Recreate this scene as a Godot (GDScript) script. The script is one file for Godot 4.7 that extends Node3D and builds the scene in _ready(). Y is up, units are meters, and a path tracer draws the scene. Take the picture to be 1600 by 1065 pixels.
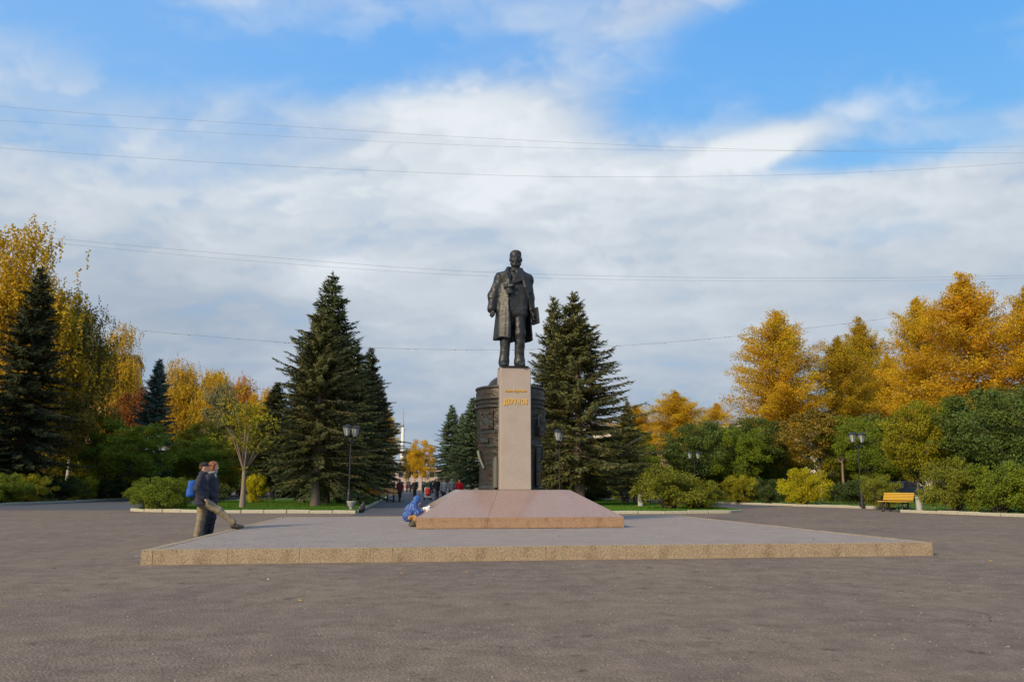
extends Node3D
# A city square with a bronze monument on a granite base, autumn park behind. Units: metres, y up.

var names := {}
var mats := {}
var rng := RandomNumberGenerator.new()

# ------------------------------------------------------------------ helpers: scene objects

func numbered(n: String) -> String:
	if not names.has(n):
		names[n] = 0
		return n
	names[n] += 1
	return "%s_%03d" % [n, names[n]]

func tag(o: Node, label: String, category: String, group := "", kind := "") -> Node:
	if label: o.set_meta("label", label)
	if category: o.set_meta("category", category)
	if group: o.set_meta("group", group)
	if kind: o.set_meta("kind", kind)
	return o

func thing(called: String, label: String, category: String, at := Vector3.ZERO, turn := 0.0, group := "") -> Node3D:
	var o := Node3D.new()
	o.name = numbered(called)
	add_child(o)
	o.position = at
	o.rotation.y = turn
	tag(o, label, category, group)
	return o

func struct_node(called: String) -> Node3D:
	var o := Node3D.new()
	o.name = numbered(called)
	add_child(o)
	o.set_meta("kind", "structure")
	return o

func put(called: String, mesh: Mesh, m: Material, parent: Node = null, at := Transform3D()) -> MeshInstance3D:
	var o := MeshInstance3D.new()
	o.mesh = mesh
	o.material_override = m
	o.transform = at
	if parent == null:
		o.name = numbered(called)
		add_child(o)
	else:
		o.name = called
		parent.add_child(o, true)
	return o

func many(called: String, mesh: Mesh, m: Material, xf: Array, cols: Array, parent: Node = null) -> MultiMeshInstance3D:
	var mm := MultiMesh.new()
	mm.transform_format = MultiMesh.TRANSFORM_3D
	mm.use_colors = cols.size() > 0
	mm.mesh = mesh
	mm.instance_count = xf.size()
	for i in xf.size():
		mm.set_instance_transform(i, xf[i])
		if cols.size() > 0: mm.set_instance_color(i, cols[i])
	var o := MultiMeshInstance3D.new()
	o.multimesh = mm
	o.material_override = m
	o.set_meta("kind", "stuff")
	if parent == null:
		o.name = numbered(called)
		add_child(o)
	else:
		o.name = called
		parent.add_child(o, true)
	return o

# ------------------------------------------------------------------ helpers: mesh building

class MB:
	var v := PackedVector3Array()
	var n := PackedVector3Array()
	var c := PackedColorArray()
	var ix := PackedInt32Array()
	var col := Color(1, 1, 1)

	func tri(a: Vector3, b: Vector3, d: Vector3, na: Vector3, nb: Vector3, nd: Vector3) -> void:
		var k := v.size()
		v.append(a); v.append(b); v.append(d)
		n.append(na); n.append(nb); n.append(nd)
		c.append(col); c.append(col); c.append(col)
		if (d - a).cross(b - a).dot(na + nb + nd) >= 0.0:
			ix.append(k); ix.append(k + 1); ix.append(k + 2)
		else:
			ix.append(k); ix.append(k + 2); ix.append(k + 1)

	func face(p: Array, inside: Vector3) -> void:   # flat convex polygon, facing away from the point inside
		var mid := Vector3.ZERO
		for q in p: mid += q
		mid /= p.size()
		var nn := Vector3.ZERO
		for i in range(1, p.size() - 1): nn += (p[i] - p[0]).cross(p[i + 1] - p[0])
		if nn.length() < 1e-12: return
		nn = nn.normalized()
		if nn.dot(mid - inside) < 0: nn = -nn
		for i in range(1, p.size() - 1): tri(p[0], p[i], p[i + 1], nn, nn, nn)

	func box(at: Vector3, size: Vector3, bev := 0.0, bs := Basis()) -> void:
		var h := size * 0.5
		var b := minf(bev, minf(h.x, minf(h.y, h.z)) * 0.9)
		if b <= 0.0:
			for ax in 3:
				for s in [-1.0, 1.0]:
					var q := []
					for k in [[-1, -1], [1, -1], [1, 1], [-1, 1]]:
						var p := Vector3.ZERO
						p[ax] = s * h[ax]
						p[(ax + 1) % 3] = k[0] * h[(ax + 1) % 3]
						p[(ax + 2) % 3] = k[1] * h[(ax + 2) % 3]
						q.append(at + bs * p)
					face(q, at)
			return
		var P := func(s: Vector3, ax: int) -> Vector3:
			var p := Vector3(s.x * (h.x - b), s.y * (h.y - b), s.z * (h.z - b))
			p[ax] = s[ax] * h[ax]
			return at + bs * p
		for ax in 3:
			var u := (ax + 1) % 3
			var w := (ax + 2) % 3
			for s in [-1.0, 1.0]:
				var q := []
				for k in [[-1, -1], [1, -1], [1, 1], [-1, 1]]:
					var sg := Vector3.ZERO
					sg[ax] = s; sg[u] = k[0]; sg[w] = k[1]
					q.append(P.call(sg, ax))
				face(q, at)
			for s in [-1.0, 1.0]:
				for t in [-1.0, 1.0]:
					var lo := Vector3.ZERO
					lo[u] = s; lo[w] = t; lo[ax] = -1.0
					var hi := lo
					hi[ax] = 1.0
					face([P.call(lo, u), P.call(hi, u), P.call(hi, w), P.call(lo, w)], at)
		for i in 8:
			var sg := Vector3(1 if i & 1 else -1, 1 if i & 2 else -1, 1 if i & 4 else -1)
			face([P.call(sg, 0), P.call(sg, 1), P.call(sg, 2)], at)

	func tube(p: Array, r: Array, sides := 8, caps := true) -> void:
		var rings := []
		var up := Vector3(0.31, 0.2, 0.93)
		for i in p.size():
			var d: Vector3 = (p[mini(i + 1, p.size() - 1)] - p[maxi(i - 1, 0)]).normalized()
			var x := d.cross(up)
			if x.length() < 0.1: x = d.cross(Vector3(1, 0, 0))
			x = x.normalized()
			var y := d.cross(x).normalized()
			var ring := []
			for k in sides:
				var a := TAU * k / sides
				ring.append(x * cos(a) + y * sin(a))
			rings.append(ring)
			up = y if absf(d.dot(y)) < 0.5 else up
			up = x.cross(d)
		for i in p.size() - 1:
			for k in sides:
				var j := (k + 1) % sides
				var a: Vector3 = rings[i][k]
				var b: Vector3 = rings[i][j]
				var e: Vector3 = rings[i + 1][j]
				var f: Vector3 = rings[i + 1][k]
				tri(p[i] + a * r[i], p[i] + b * r[i], p[i + 1] + e * r[i + 1], a, b, e)
				tri(p[i] + a * r[i], p[i + 1] + e * r[i + 1], p[i + 1] + f * r[i + 1], a, e, f)
		if caps:
			for i in [0, p.size() - 1]:
				if r[i] < 1e-4: continue
				var q := []
				for k in sides: q.append(p[i] + rings[i][k] * r[i])
				face(q, p[1] if i == 0 else p[i - 1])

	func lathe(prof: Array, sides := 24, at := Vector3.ZERO, a0 := 0.0, a1 := TAU) -> void:   # prof: Vector2(radius, height)
		for i in prof.size() - 1:
			var p: Vector2 = prof[i]
			var q: Vector2 = prof[i + 1]
			var t := q - p
			if t.length() < 1e-6: continue
			var nn := Vector2(t.y, -t.x).normalized()
			for k in sides:
				var u := a0 + (a1 - a0) * k / sides
				var w := a0 + (a1 - a0) * (k + 1) / sides
				var cu := Vector3(cos(u), 0, sin(u))
				var cw := Vector3(cos(w), 0, sin(w))
				var yv := Vector3(0, 1, 0)
				var A := at + cu * p.x + yv * p.y
				var B := at + cw * p.x + yv * p.y
				var C := at + cw * q.x + yv * q.y
				var D := at + cu * q.x + yv * q.y
				var nu := cu * nn.x + yv * nn.y
				var nw := cw * nn.x + yv * nn.y
				if p.x > 1e-5: tri(A, B, C, nu, nw, nw)
				if q.x > 1e-5: tri(A, C, D, nu, nw, nu)

	func ball(at: Vector3, r: Vector3, seg := 10) -> void:
		for i in seg:
			for k in seg * 2:
				var q := []
				for m in [[0, 0], [0, 1], [1, 1], [1, 0]]:
					var la := PI * (float(i + m[0]) / seg - 0.5)
					var lo := PI * float(k + m[1]) / seg
					q.append(Vector3(cos(la) * cos(lo), sin(la), cos(la) * sin(lo)))
				for m in [[0, 1, 2], [0, 2, 3]]:
					var a: Vector3 = q[m[0]]
					var b: Vector3 = q[m[1]]
					var d: Vector3 = q[m[2]]
					if a.distance_to(b) < 1e-5 or b.distance_to(d) < 1e-5 or a.distance_to(d) < 1e-5: continue
					tri(at + a * r, at + b * r, at + d * r, (a / r).normalized(), (b / r).normalized(), (d / r).normalized())

	func done(normals := true) -> ArrayMesh:
		var a := []
		a.resize(Mesh.ARRAY_MAX)
		a[Mesh.ARRAY_VERTEX] = v
		if normals: a[Mesh.ARRAY_NORMAL] = n
		a[Mesh.ARRAY_COLOR] = c
		a[Mesh.ARRAY_INDEX] = ix
		var m := ArrayMesh.new()
		m.add_surface_from_arrays(Mesh.PRIMITIVE_TRIANGLES, a)
		return m

class Leaves:   # many small faces without normals of their own
	var v := PackedVector3Array()
	var c := PackedColorArray()
	var ix := PackedInt32Array()

	func add(p: Vector3, d: Vector3, s: Vector3, col: Color) -> void:
		var k := v.size()
		v.append(p); v.append(p + d * 0.45 + s); v.append(p + d); v.append(p + d * 0.45 - s)
		c.append(col); c.append(col); c.append(col); c.append(col)
		ix.append_array(PackedInt32Array([k, k + 1, k + 2, k, k + 2, k + 3]))

	func done() -> ArrayMesh:
		var a := []
		a.resize(Mesh.ARRAY_MAX)
		a[Mesh.ARRAY_VERTEX] = v
		a[Mesh.ARRAY_COLOR] = c
		a[Mesh.ARRAY_INDEX] = ix
		var m := ArrayMesh.new()
		m.add_surface_from_arrays(Mesh.PRIMITIVE_TRIANGLES, a)
		return m

# ------------------------------------------------------------------ helpers: rounded bodies from distance fields

class Prim:
	var t := 0
	var a := Vector3.ZERO
	var b := Vector3.ZERO
	var ra := 0.1
	var rb := 0.1
	var k := 0.03
	var sub := false
	var c := Color(1, 1, 1)
	var bs := Basis()

	func dist(p: Vector3) -> float:
		if t == 0:
			var ab := b - a
			var h := clampf((p - a).dot(ab) / maxf(ab.length_squared(), 1e-9), 0.0, 1.0)
			return (p - a - ab * h).length() - lerpf(ra, rb, h)
		var q := bs * (p - a)
		if t == 1:
			var k0 := (q / b).length()
			var k1 := (q / (b * b)).length()
			return k0 * (k0 - 1.0) / maxf(k1, 1e-6) if k0 > 1e-4 else -minf(b.x, minf(b.y, b.z))
		q = q.abs() - b + Vector3(ra, ra, ra)
		return Vector3(maxf(q.x, 0), maxf(q.y, 0), maxf(q.z, 0)).length() + minf(maxf(q.x, maxf(q.y, q.z)), 0.0) - ra

class Field:
	var ps: Array[Prim] = []
	var col := Color(1, 1, 1)
	var k := 0.03

	func cap(a: Vector3, b: Vector3, ra: float, rb := -1.0, kk := -1.0) -> Prim:
		var p := Prim.new()
		p.a = a; p.b = b; p.ra = ra; p.rb = rb if rb >= 0 else ra
		p.k = kk if kk >= 0 else k
		p.c = col
		ps.append(p)
		return p

	func chain(pts: Array, rs: Array) -> void:
		for i in pts.size() - 1: cap(pts[i], pts[i + 1], rs[i], rs[i + 1])

	func ell(a: Vector3, r: Vector3, turn := Basis(), kk := -1.0) -> Prim:
		var p := cap(a, r, 0.0, 0.0, kk)
		p.t = 1
		p.bs = turn.transposed()
		return p

	func box(a: Vector3, half: Vector3, rd: float, turn := Basis(), kk := -1.0) -> Prim:
		var p := cap(a, half, rd, rd, kk)
		p.t = 2
		p.bs = turn.transposed()
		return p

	func d(p: Vector3) -> float:
		var r := 10.0
		for q in ps:
			var e := q.dist(p)
			if q.sub:
				e = -e
				var h := maxf(q.k - absf(r - e), 0.0) / maxf(q.k, 1e-5)
				r = maxf(r, e) + h * h * q.k * 0.25
			else:
				var h := maxf(q.k - absf(r - e), 0.0) / maxf(q.k, 1e-5)
				r = minf(r, e) - h * h * q.k * 0.25
		return r

	func tone(p: Vector3) -> Color:
		var best := 100.0
		var cc := col
		for q in ps:
			if q.sub: continue
			var e := q.dist(p)
			if e < best:
				best = e
				cc = q.c
		return cc

	func lo() -> Vector3:
		var m := Vector3(1e3, 1e3, 1e3)
		for q in ps:
			if q.sub: continue
			var s := q.b.length() if q.t > 0 else maxf(q.ra, q.rb)
			m = m.min(q.a - Vector3(s, s, s))
			if q.t == 0: m = m.min(q.b - Vector3(s, s, s))
		return m

	func hi() -> Vector3:
		var m := Vector3(-1e3, -1e3, -1e3)
		for q in ps:
			if q.sub: continue
			var s := q.b.length() if q.t > 0 else maxf(q.ra, q.rb)
			m = m.max(q.a + Vector3(s, s, s))
			if q.t == 0: m = m.max(q.b + Vector3(s, s, s))
		return m

func nets(mb: MB, f: Callable, lo: Vector3, hi: Vector3, h: float, tone: Callable, xf := Transform3D()) -> void:
	lo -= Vector3(2, 2, 2) * h
	var nx := int(ceil((hi.x - lo.x) / h)) + 3
	var ny := int(ceil((hi.y - lo.y) / h)) + 3
	var nz := int(ceil((hi.z - lo.z) / h)) + 3
	var g := PackedFloat32Array()
	g.resize(nx * ny * nz)
	g.fill(1e6)
	var vi := PackedInt32Array()
	vi.resize(nx * ny * nz)
	vi.fill(-1)
	var sy := nx
	var sz := nx * ny
	var cells := PackedInt32Array()
	var B := 6
	for bz in range(0, nz - 1, B):
		for by in range(0, ny - 1, B):
			for bx in range(0, nx - 1, B):
				var mid := lo + Vector3(bx + B * 0.5, by + B * 0.5, bz + B * 0.5) * h
				var dd: float = f.call(mid)
				if absf(dd) > B * h * 1.5: continue
				for z in range(bz, mini(bz + B + 1, nz)):
					for y in range(by, mini(by + B + 1, ny)):
						for x in range(bx, mini(bx + B + 1, nx)):
							var k := x + y * sy + z * sz
							if g[k] > 1e5: g[k] = f.call(lo + Vector3(x, y, z) * h)
				for z in range(bz, mini(bz + B, nz - 1)):
					for y in range(by, mini(by + B, ny - 1)):
						for x in range(bx, mini(bx + B, nx - 1)):
							cells.append(x + y * sy + z * sz)
	var base := mb.v.size()
	var off := [0, 1, sy, sy + 1, sz, sz + 1, sz + sy, sz + sy + 1]
	var edges := [[0, 1], [2, 3], [4, 5], [6, 7], [0, 2], [1, 3], [4, 6], [5, 7], [0, 4], [1, 5], [2, 6], [3, 7]]
	var live := PackedInt32Array()
	for k in cells:
		var inside := 0
		for o in off:
			if g[k + o] < 0: inside += 1
		if inside == 0 or inside == 8: continue
		var s := Vector3.ZERO
		var cnt := 0
		for e in edges:
			var u: float = g[k + off[e[0]]]
			var w: float = g[k + off[e[1]]]
			if (u < 0) == (w < 0): continue
			var t := u / (u - w)
			var pa := Vector3(e[0] & 1, (e[0] >> 1) & 1, e[0] >> 2)
			var pb := Vector3(e[1] & 1, (e[1] >> 1) & 1, e[1] >> 2)
			s += pa.lerp(pb, t)
			cnt += 1
		s /= cnt
		var z := k / sz
		var y := (k % sz) / sy
		var x := k % sy
		var p := lo + (Vector3(x, y, z) + s) * h
		vi[k] = mb.v.size()
		mb.v.append(xf * p)
		mb.c.append(tone.call(p))
		mb.n.append(Vector3.ZERO)
		live.append(k)
	for k in live:
		for ax in 3:
			var st: int = [1, sy, sz][ax]
			var su: int = [sy, sz, 1][ax]
			var sw: int = [sz, 1, sy][ax]
			if (g[k] < 0) == (g[k + st] < 0) or k - su - sw < 0: continue
			var q := [vi[k], vi[k - su], vi[k - su - sw], vi[k - sw]]
			if q.min() < 0: continue
			if g[k] < 0: q.reverse()
			for m in [[0, 1, 2], [0, 2, 3]]:
				var a: int = q[m[0]]
				var b: int = q[m[1]]
				var d: int = q[m[2]]
				mb.ix.append(a); mb.ix.append(b); mb.ix.append(d)
				var nn := (mb.v[d] - mb.v[a]).cross(mb.v[b] - mb.v[a])
				mb.n[a] += nn; mb.n[b] += nn; mb.n[d] += nn
	for i in range(base, mb.v.size()): mb.n[i] = mb.n[i].normalized()

func body_mesh(fs: Array, h: float, amp := 0.0) -> ArrayMesh:   # fs: fields, each [Field, cell size]
	var mb := MB.new()
	var fold := noise(FastNoiseLite.TYPE_SIMPLEX_SMOOTH, 1.0, 3, 17)
	for e in fs:
		var f: Field = e[0]
		var g: Callable = f.d
		if amp > 0.0: g = func(p: Vector3) -> float: return f.d(p) + fold.get_noise_3d(p.x * 6.0 + p.z * 2.0, p.y * 9.0 + p.x * 5.0, p.z * 6.0) * amp
		nets(mb, g, f.lo(), f.hi(), e[1] if e.size() > 1 else h, f.tone)
	return mb.done()

# ------------------------------------------------------------------ helpers: materials

func lin(r: float, g: float, b: float) -> Color:
	return Color(r, g, b).linear_to_srgb()

func noise(kind: int, freq: float, oct: int, sd: int) -> FastNoiseLite:
	var f := FastNoiseLite.new()
	f.noise_type = kind as FastNoiseLite.NoiseType
	f.frequency = freq
	f.fractal_octaves = oct
	f.fractal_type = FastNoiseLite.FRACTAL_FBM if oct > 1 else FastNoiseLite.FRACTAL_NONE
	f.cellular_return_type = FastNoiseLite.RETURN_CELL_VALUE
	f.seed = sd
	return f

func tex(f: FastNoiseLite, ramp: Array, size := 512) -> NoiseTexture2D:   # ramp: [offset, Color (linear), ...]
	var t := NoiseTexture2D.new()
	t.width = size
	t.height = size
	t.seamless = true
	t.seamless_blend_skirt = 0.15
	t.noise = f
	var g := Gradient.new()
	var offs := PackedFloat32Array()
	var cols := PackedColorArray()
	for i in range(0, ramp.size(), 2):
		offs.append(ramp[i])
		cols.append(ramp[i + 1])
	g.offsets = offs
	g.colors = cols
	t.color_ramp = g
	return t

func ntex(f: FastNoiseLite, strength := 4.0, size := 512) -> NoiseTexture2D:
	var t := NoiseTexture2D.new()
	t.width = size
	t.height = size
	t.seamless = true
	t.as_normal_map = true
	t.bump_strength = strength
	t.noise = f
	return t

func mat(c: Color, rough := 0.8, metal := 0.0) -> StandardMaterial3D:
	var m := StandardMaterial3D.new()
	m.albedo_color = c
	m.roughness = rough
	m.metallic = metal
	return m

func stone(albedo: Texture2D, per_m: float, rough: float, normal: Texture2D = null, ns := 0.5, big: Texture2D = null, big_per_m := 0.3, world := true) -> StandardMaterial3D:
	var m := mat(Color.WHITE, rough)
	m.albedo_texture = albedo
	m.uv1_triplanar = true
	m.uv1_world_triplanar = world
	m.uv1_scale = Vector3.ONE * per_m
	if normal:
		m.normal_enabled = true
		m.normal_texture = normal
		m.normal_scale = ns
	if big:
		m.detail_enabled = true
		m.detail_blend_mode = BaseMaterial3D.BLEND_MODE_MUL
		m.detail_albedo = big
		m.detail_uv_layer = BaseMaterial3D.DETAIL_UV_2
		m.uv2_triplanar = true
		m.uv2_world_triplanar = world
		m.uv2_scale = Vector3.ONE * big_per_m
	return m

func leafmat(key: String, c: Color, through := 0.3) -> StandardMaterial3D:
	if mats.has(key): return mats[key]
	var m := mat(c, 0.75)
	m.vertex_color_use_as_albedo = true
	m.metallic_specular = 0.3
	m.backlight_enabled = true
	m.backlight = Color(through, through, through)
	mats[key] = m
	return m

func vmat(rough := 0.85) -> StandardMaterial3D:
	var m := mat(Color.WHITE, rough)
	m.vertex_color_use_as_albedo = true
	m.metallic_specular = 0.3
	return m

# ------------------------------------------------------------------ sky

func smooth(a: float, b: float, x: float) -> float:
	var t := clampf((x - a) / (b - a), 0.0, 1.0)
	return t * t * (3.0 - 2.0 * t)

func make_sky() -> ImageTexture:   # a sphere of air and broken autumn cloud, in linear light
	var W := 2048
	var H := 1024
	var img := Image.create(W, H, false, Image.FORMAT_RGBF)
	var na := noise(FastNoiseLite.TYPE_SIMPLEX_SMOOTH, 0.42, 4, 11)
	var nb := noise(FastNoiseLite.TYPE_SIMPLEX_SMOOTH, 1.6, 6, 23)
	nb.fractal_gain = 0.58
	var nc := noise(FastNoiseLite.TYPE_SIMPLEX_SMOOTH, 4.2, 4, 29)
	# broad cloud masses: azimuth, elevation, spread in each (degrees), cover, brightness, tilt
	var masses := [
		[28.0, 28.0, 12.0, 5.0, -0.62, 0.0, 0.0], [16.0, 30.0, 8.0, 3.0, -0.34, 0.0, 0.0], [-12.0, 30.2, 11.0, 2.4, -0.42, 0.0, 0.05], [-20.0, 28.0, 8.0, 1.6, -0.22, 0.0, 0.1], [-32.0, 30.0, 9.0, 4.0, -0.34, 0.0, 0.0],
		[-3.0, 26.2, 9.0, 2.4, 0.62, 0.32, 0.13], [0.0, 22.3, 14.0, 3.0, 0.42, 0.26, 0.0], [20.0, 23.8, 7.5, 1.2, 0.62, 0.34, 0.16], [13.0, 26.6, 5.0, 2.0, -0.26, 0.05, 0.1],
		[27.0, 21.5, 9.0, 0.95, -0.52, 0.0, -0.03], [23.0, 18.9, 10.0, 1.9, 0.36, 0.24, 0.0], [27.0, 16.8, 5.0, 1.3, -0.24, 0.0, 0.0], [12.0, 33.0, 7.0, 1.6, 0.34, 0.0, 0.1], [26.0, 28.0, 4.5, 1.2, 0.32, -0.05, 0.2],
		[-30.0, 22.5, 9.0, 4.5, -0.16, -0.08, 0.0], [-20.0, 20.0, 10.0, 4.0, -0.10, 0.0, 0.0], [34.0, 24.8, 6.0, 2.4, -0.4, 0.0, 0.0], [-13.5, 15.3, 4.0, 1.4, 0.1, 0.36, 0.15], [-25.0, 11.0, 11.0, 4.5, 0.05, -0.16, 0.0], [0.0, 4.0, 60.0, 5.0, -0.10, 0.0, 0.0], [4.0, 13.5, 10.0, 4.0, 0.15, 0.18, 0.0],
	]
	for y in H:
		var el := 90.0 - (y + 0.5) * 180.0 / H
		if el < -3.0:
			break
		var er := deg_to_rad(el)
		var ce := cos(er)
		var se := sin(er)
		for x in W:
			var ar := (x + 0.5) / W * TAU   # the middle of the image lies at +z
			var az := rad_to_deg(ar) - 7.35
			if az > 180.0: az -= 360.0
			var k := 1.0 / (maxf(se, 0.0) + 0.22)
			var px := sin(ar) * ce * k
			var pz := -cos(ar) * ce * k
			var big := na.get_noise_3d(px * 1.6, pz * 2.1, 1.0)
			var fine := nb.get_noise_3d(px * 1.7 + big * 0.35, pz * 2.4 + big * 0.3, 7.0)
			var wisp := nc.get_noise_3d(px * 1.5 + fine * 0.5, pz * 2.6 + fine * 0.5, 3.0)
			var calm := lerpf(0.5, 1.0, smooth(12.0, 22.0, el))
			var cover := 1.06 - 0.55 * smooth(13.0, 32.0, el) + big * 0.20 + fine * 0.44 + wisp * 0.16
			var lum := lerpf(0.30, 0.62, smooth(1.0, 24.0, el)) + 0.3 * smooth(30.0, 75.0, el) - 0.10 * smooth(10.0, 3.0, el) + (big * 0.14 + fine * 0.42 + wisp * 0.15) * calm
			if absf(az) < 60.0 and el < 55.0:
				var side := 1.0 - smooth(45.0, 60.0, absf(az))
				for m in masses:
					var u: float = (az - m[0]) / m[2]
					var w: float = (el - m[1] - m[6] * (az - m[0])) / m[3]
					var e := u * u + w * w
					if e > 9.0: continue
					e = exp(-e) * side
					cover += m[4] * e
					lum += m[5] * e
			cover = 0.97 * smooth(0.06, 1.10, cover)
			lum = clampf(lum, 0.0, 1.0)
			var t := smooth(8.0, 36.0, el)
			var blue := Color(0.27, 0.60, 0.92).lerp(Color(0.085, 0.375, 0.87), t)
			blue = blue.lerp(Color(0.40, 0.58, 0.88), 0.22 - 0.22 * sin(deg_to_rad(az)))
			var cloud := Color(0.265, 0.335, 0.445).lerp(Color(0.83, 0.875, 0.91), lum)
			var c := blue.lerp(cloud, cover)
			img.set_pixel(x, y, c)
	var low := Color(0.13, 0.125, 0.12)
	img.fill_rect(Rect2i(0, int(H * 0.5) + 16, W, H / 2 - 16), low)
	return ImageTexture.create_from_image(img)

# ------------------------------------------------------------------ the scene

func _ready() -> void:
	rng.seed = 7
	var cam := Camera3D.new()
	cam.name = "camera"
	add_child(cam)
	cam.position = Vector3(0, 1.1, 0)
	cam.rotation_degrees = Vector3(10.563, -7.346, 0)
	cam.fov = 47.16
	cam.near = 0.1
	cam.far = 3000.0
	cam.current = true

	var env := Environment.new()
	env.background_mode = Environment.BG_SKY
	var sky := Sky.new()
	var sm := PanoramaSkyMaterial.new()
	sm.panorama = make_sky()
	sky.sky_material = sm
	env.sky = sky
	env.background_energy_multiplier = 0.357
	env.tonemap_mode = Environment.TONE_MAPPER_LINEAR
	env.tonemap_exposure = 2.8
	env.sdfgi_enabled = true
	env.ssao_enabled = true
	env.ssil_enabled = true
	var we := WorldEnvironment.new()
	we.name = "world_environment"
	we.environment = env
	add_child(we)

	var sun := DirectionalLight3D.new()
	sun.name = "sun"
	sun.light_energy = 0.5
	sun.light_color = Color(1.0, 0.9, 0.74)
	sun.light_angular_distance = 11.0
	sun.shadow_enabled = true
	sun.rotation_degrees = Vector3(-27, -48, 0)
	add_child(sun)

	make_materials()
	ground()
	platform()
	monument_base()
	drum()
	pillar()
	statue()
	buildings()
	trees()
	bushes()
	furniture()
	wires()
	people()
	litter()

func make_materials() -> void:
	var cell := FastNoiseLite.TYPE_CELLULAR
	var smp := FastNoiseLite.TYPE_SIMPLEX_SMOOTH
	var grain_n := ntex(noise(smp, 0.12, 3, 3), 3.0)
	# worn asphalt: fine aggregate, dull brown dust, dark patches
	var asph := tex(noise(cell, 0.22, 1, 5), [0.0, lin(0.165, 0.126, 0.098), 0.35, lin(0.208, 0.163, 0.127), 0.7, lin(0.232, 0.184, 0.145), 0.93, lin(0.26, 0.208, 0.166), 1.0, lin(0.33, 0.27, 0.22)], 1024)
	var dust := worn_texture()
	mats.asphalt = stone(asph, 0.5, 0.93, grain_n, 0.7, dust, 0.0625)
	mats.asphalt.metallic_specular = 0.3
	var asph2 := tex(noise(cell, 0.22, 1, 6), [0.0, lin(0.055, 0.056, 0.062), 0.6, lin(0.085, 0.086, 0.095), 1.0, lin(0.13, 0.13, 0.14)], 512)
	mats.dark_asphalt = stone(asph2, 0.9, 0.85, grain_n, 0.5, dust, 0.05)
	var gran := tex(noise(cell, 0.2, 1, 15), [0.0, lin(0.12, 0.085, 0.055), 0.14, lin(0.235, 0.175, 0.11), 0.3, lin(0.34, 0.265, 0.175), 0.7, lin(0.42, 0.335, 0.23), 1.0, lin(0.52, 0.44, 0.33)], 512)
	var stain := tex(noise(smp, 0.013, 5, 19), [0.0, lin(0.66, 0.62, 0.58), 0.4, lin(0.95, 0.93, 0.9), 0.62, lin(1, 1, 1), 1.0, lin(1.0, 0.84, 0.70)], 512)
	var faint := tex(noise(smp, 0.012, 6, 20), [0.0, lin(0.88, 0.86, 0.85), 0.5, lin(0.96, 0.955, 0.95), 1.0, lin(1, 1, 1)], 512)
	mats.kerb_granite = stone(gran, 1.3, 0.85, grain_n, 0.8, stain, 0.35)
	mats.kerb_granite.albedo_color = lin(0.9, 0.9, 0.9)
	var pink := tex(noise(cell, 0.3, 1, 25), [0.0, lin(0.14, 0.11, 0.105), 0.15, lin(0.23, 0.165, 0.145), 0.5, lin(0.31, 0.215, 0.18), 0.85, lin(0.37, 0.27, 0.23), 1.0, lin(0.46, 0.38, 0.34)], 512)
	mats.polished_granite = stone(pink, 1.6, 0.15, null, 0.0, faint, 0.3)
	mats.rough_granite = stone(gran, 1.6, 0.8, grain_n, 0.5, stain, 0.4)
	mats.rough_granite.albedo_color = lin(0.92, 0.74, 0.66)
	var pale := tex(noise(cell, 0.3, 1, 35), [0.0, lin(0.32, 0.25, 0.20), 0.15, lin(0.39, 0.315, 0.255), 0.6, lin(0.46, 0.38, 0.31), 1.0, lin(0.54, 0.47, 0.395)], 512)
	mats.pale_granite = stone(pale, 1.6, 0.5, null, 0.0, faint, 0.22)
	mats.pale_granite.albedo_color = lin(0.87, 0.90, 0.97)
	mats.concrete = stone(tex(noise(smp, 0.05, 5, 45), [0.0, lin(0.33, 0.32, 0.28), 0.5, lin(0.45, 0.44, 0.39), 1.0, lin(0.54, 0.53, 0.48)]), 0.8, 0.9, grain_n, 0.4)
	mats.white_concrete = mat(lin(0.36, 0.37, 0.36), 0.9)
	mats.kerb_concrete = stone(tex(noise(smp, 0.05, 5, 46), [0.0, lin(0.20, 0.19, 0.14), 0.45, lin(0.40, 0.38, 0.30), 1.0, lin(0.54, 0.52, 0.43)]), 0.6, 0.9, grain_n, 0.5)
	mats.paver = vmat(0.88)
	var pv := tex(noise(cell, 0.25, 1, 55), [0.0, lin(0.24, 0.205, 0.185), 0.5, lin(0.28, 0.242, 0.222), 1.0, lin(0.32, 0.28, 0.26)], 512)
	mats.paver = stone(pv, 1.2, 0.85, grain_n, 0.3, faint, 0.12)
	mats.paver.vertex_color_use_as_albedo = true
	var bz := tex(noise(smp, 0.012, 6, 65), [0.0, lin(0.04, 0.037, 0.034), 0.35, lin(0.062, 0.063, 0.064), 0.55, lin(0.082, 0.086, 0.085), 0.72, lin(0.10, 0.115, 0.108), 1.0, lin(0.19, 0.20, 0.185)], 512)
	mats.bronze = stone(bz, 0.55, 0.47, ntex(noise(smp, 0.03, 4, 66), 6.0), 0.35, null, 0.3, false)
	mats.bronze.metallic = 0.2
	mats.bronze.albedo_color = lin(0.27, 0.295, 0.35)
	var bz2 := tex(noise(smp, 0.010, 6, 75), [0.0, lin(0.03, 0.022, 0.016), 0.3, lin(0.10, 0.058, 0.032), 0.45, lin(0.07, 0.052, 0.036), 0.58, lin(0.05, 0.055, 0.048), 0.8, lin(0.075, 0.095, 0.083), 1.0, lin(0.17, 0.20, 0.17)], 512)
	mats.drum_bronze = stone(bz2, 0.5, 0.45, ntex(noise(smp, 0.03, 5, 76), 8.0), 0.6, null, 0.3, false)
	mats.drum_bronze.metallic = 0.2
	mats.drum_bronze.albedo_color = lin(0.40, 0.42, 0.43)
	mats.green_bronze = mat(lin(0.09, 0.10, 0.085), 0.5, 0.2)
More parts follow.
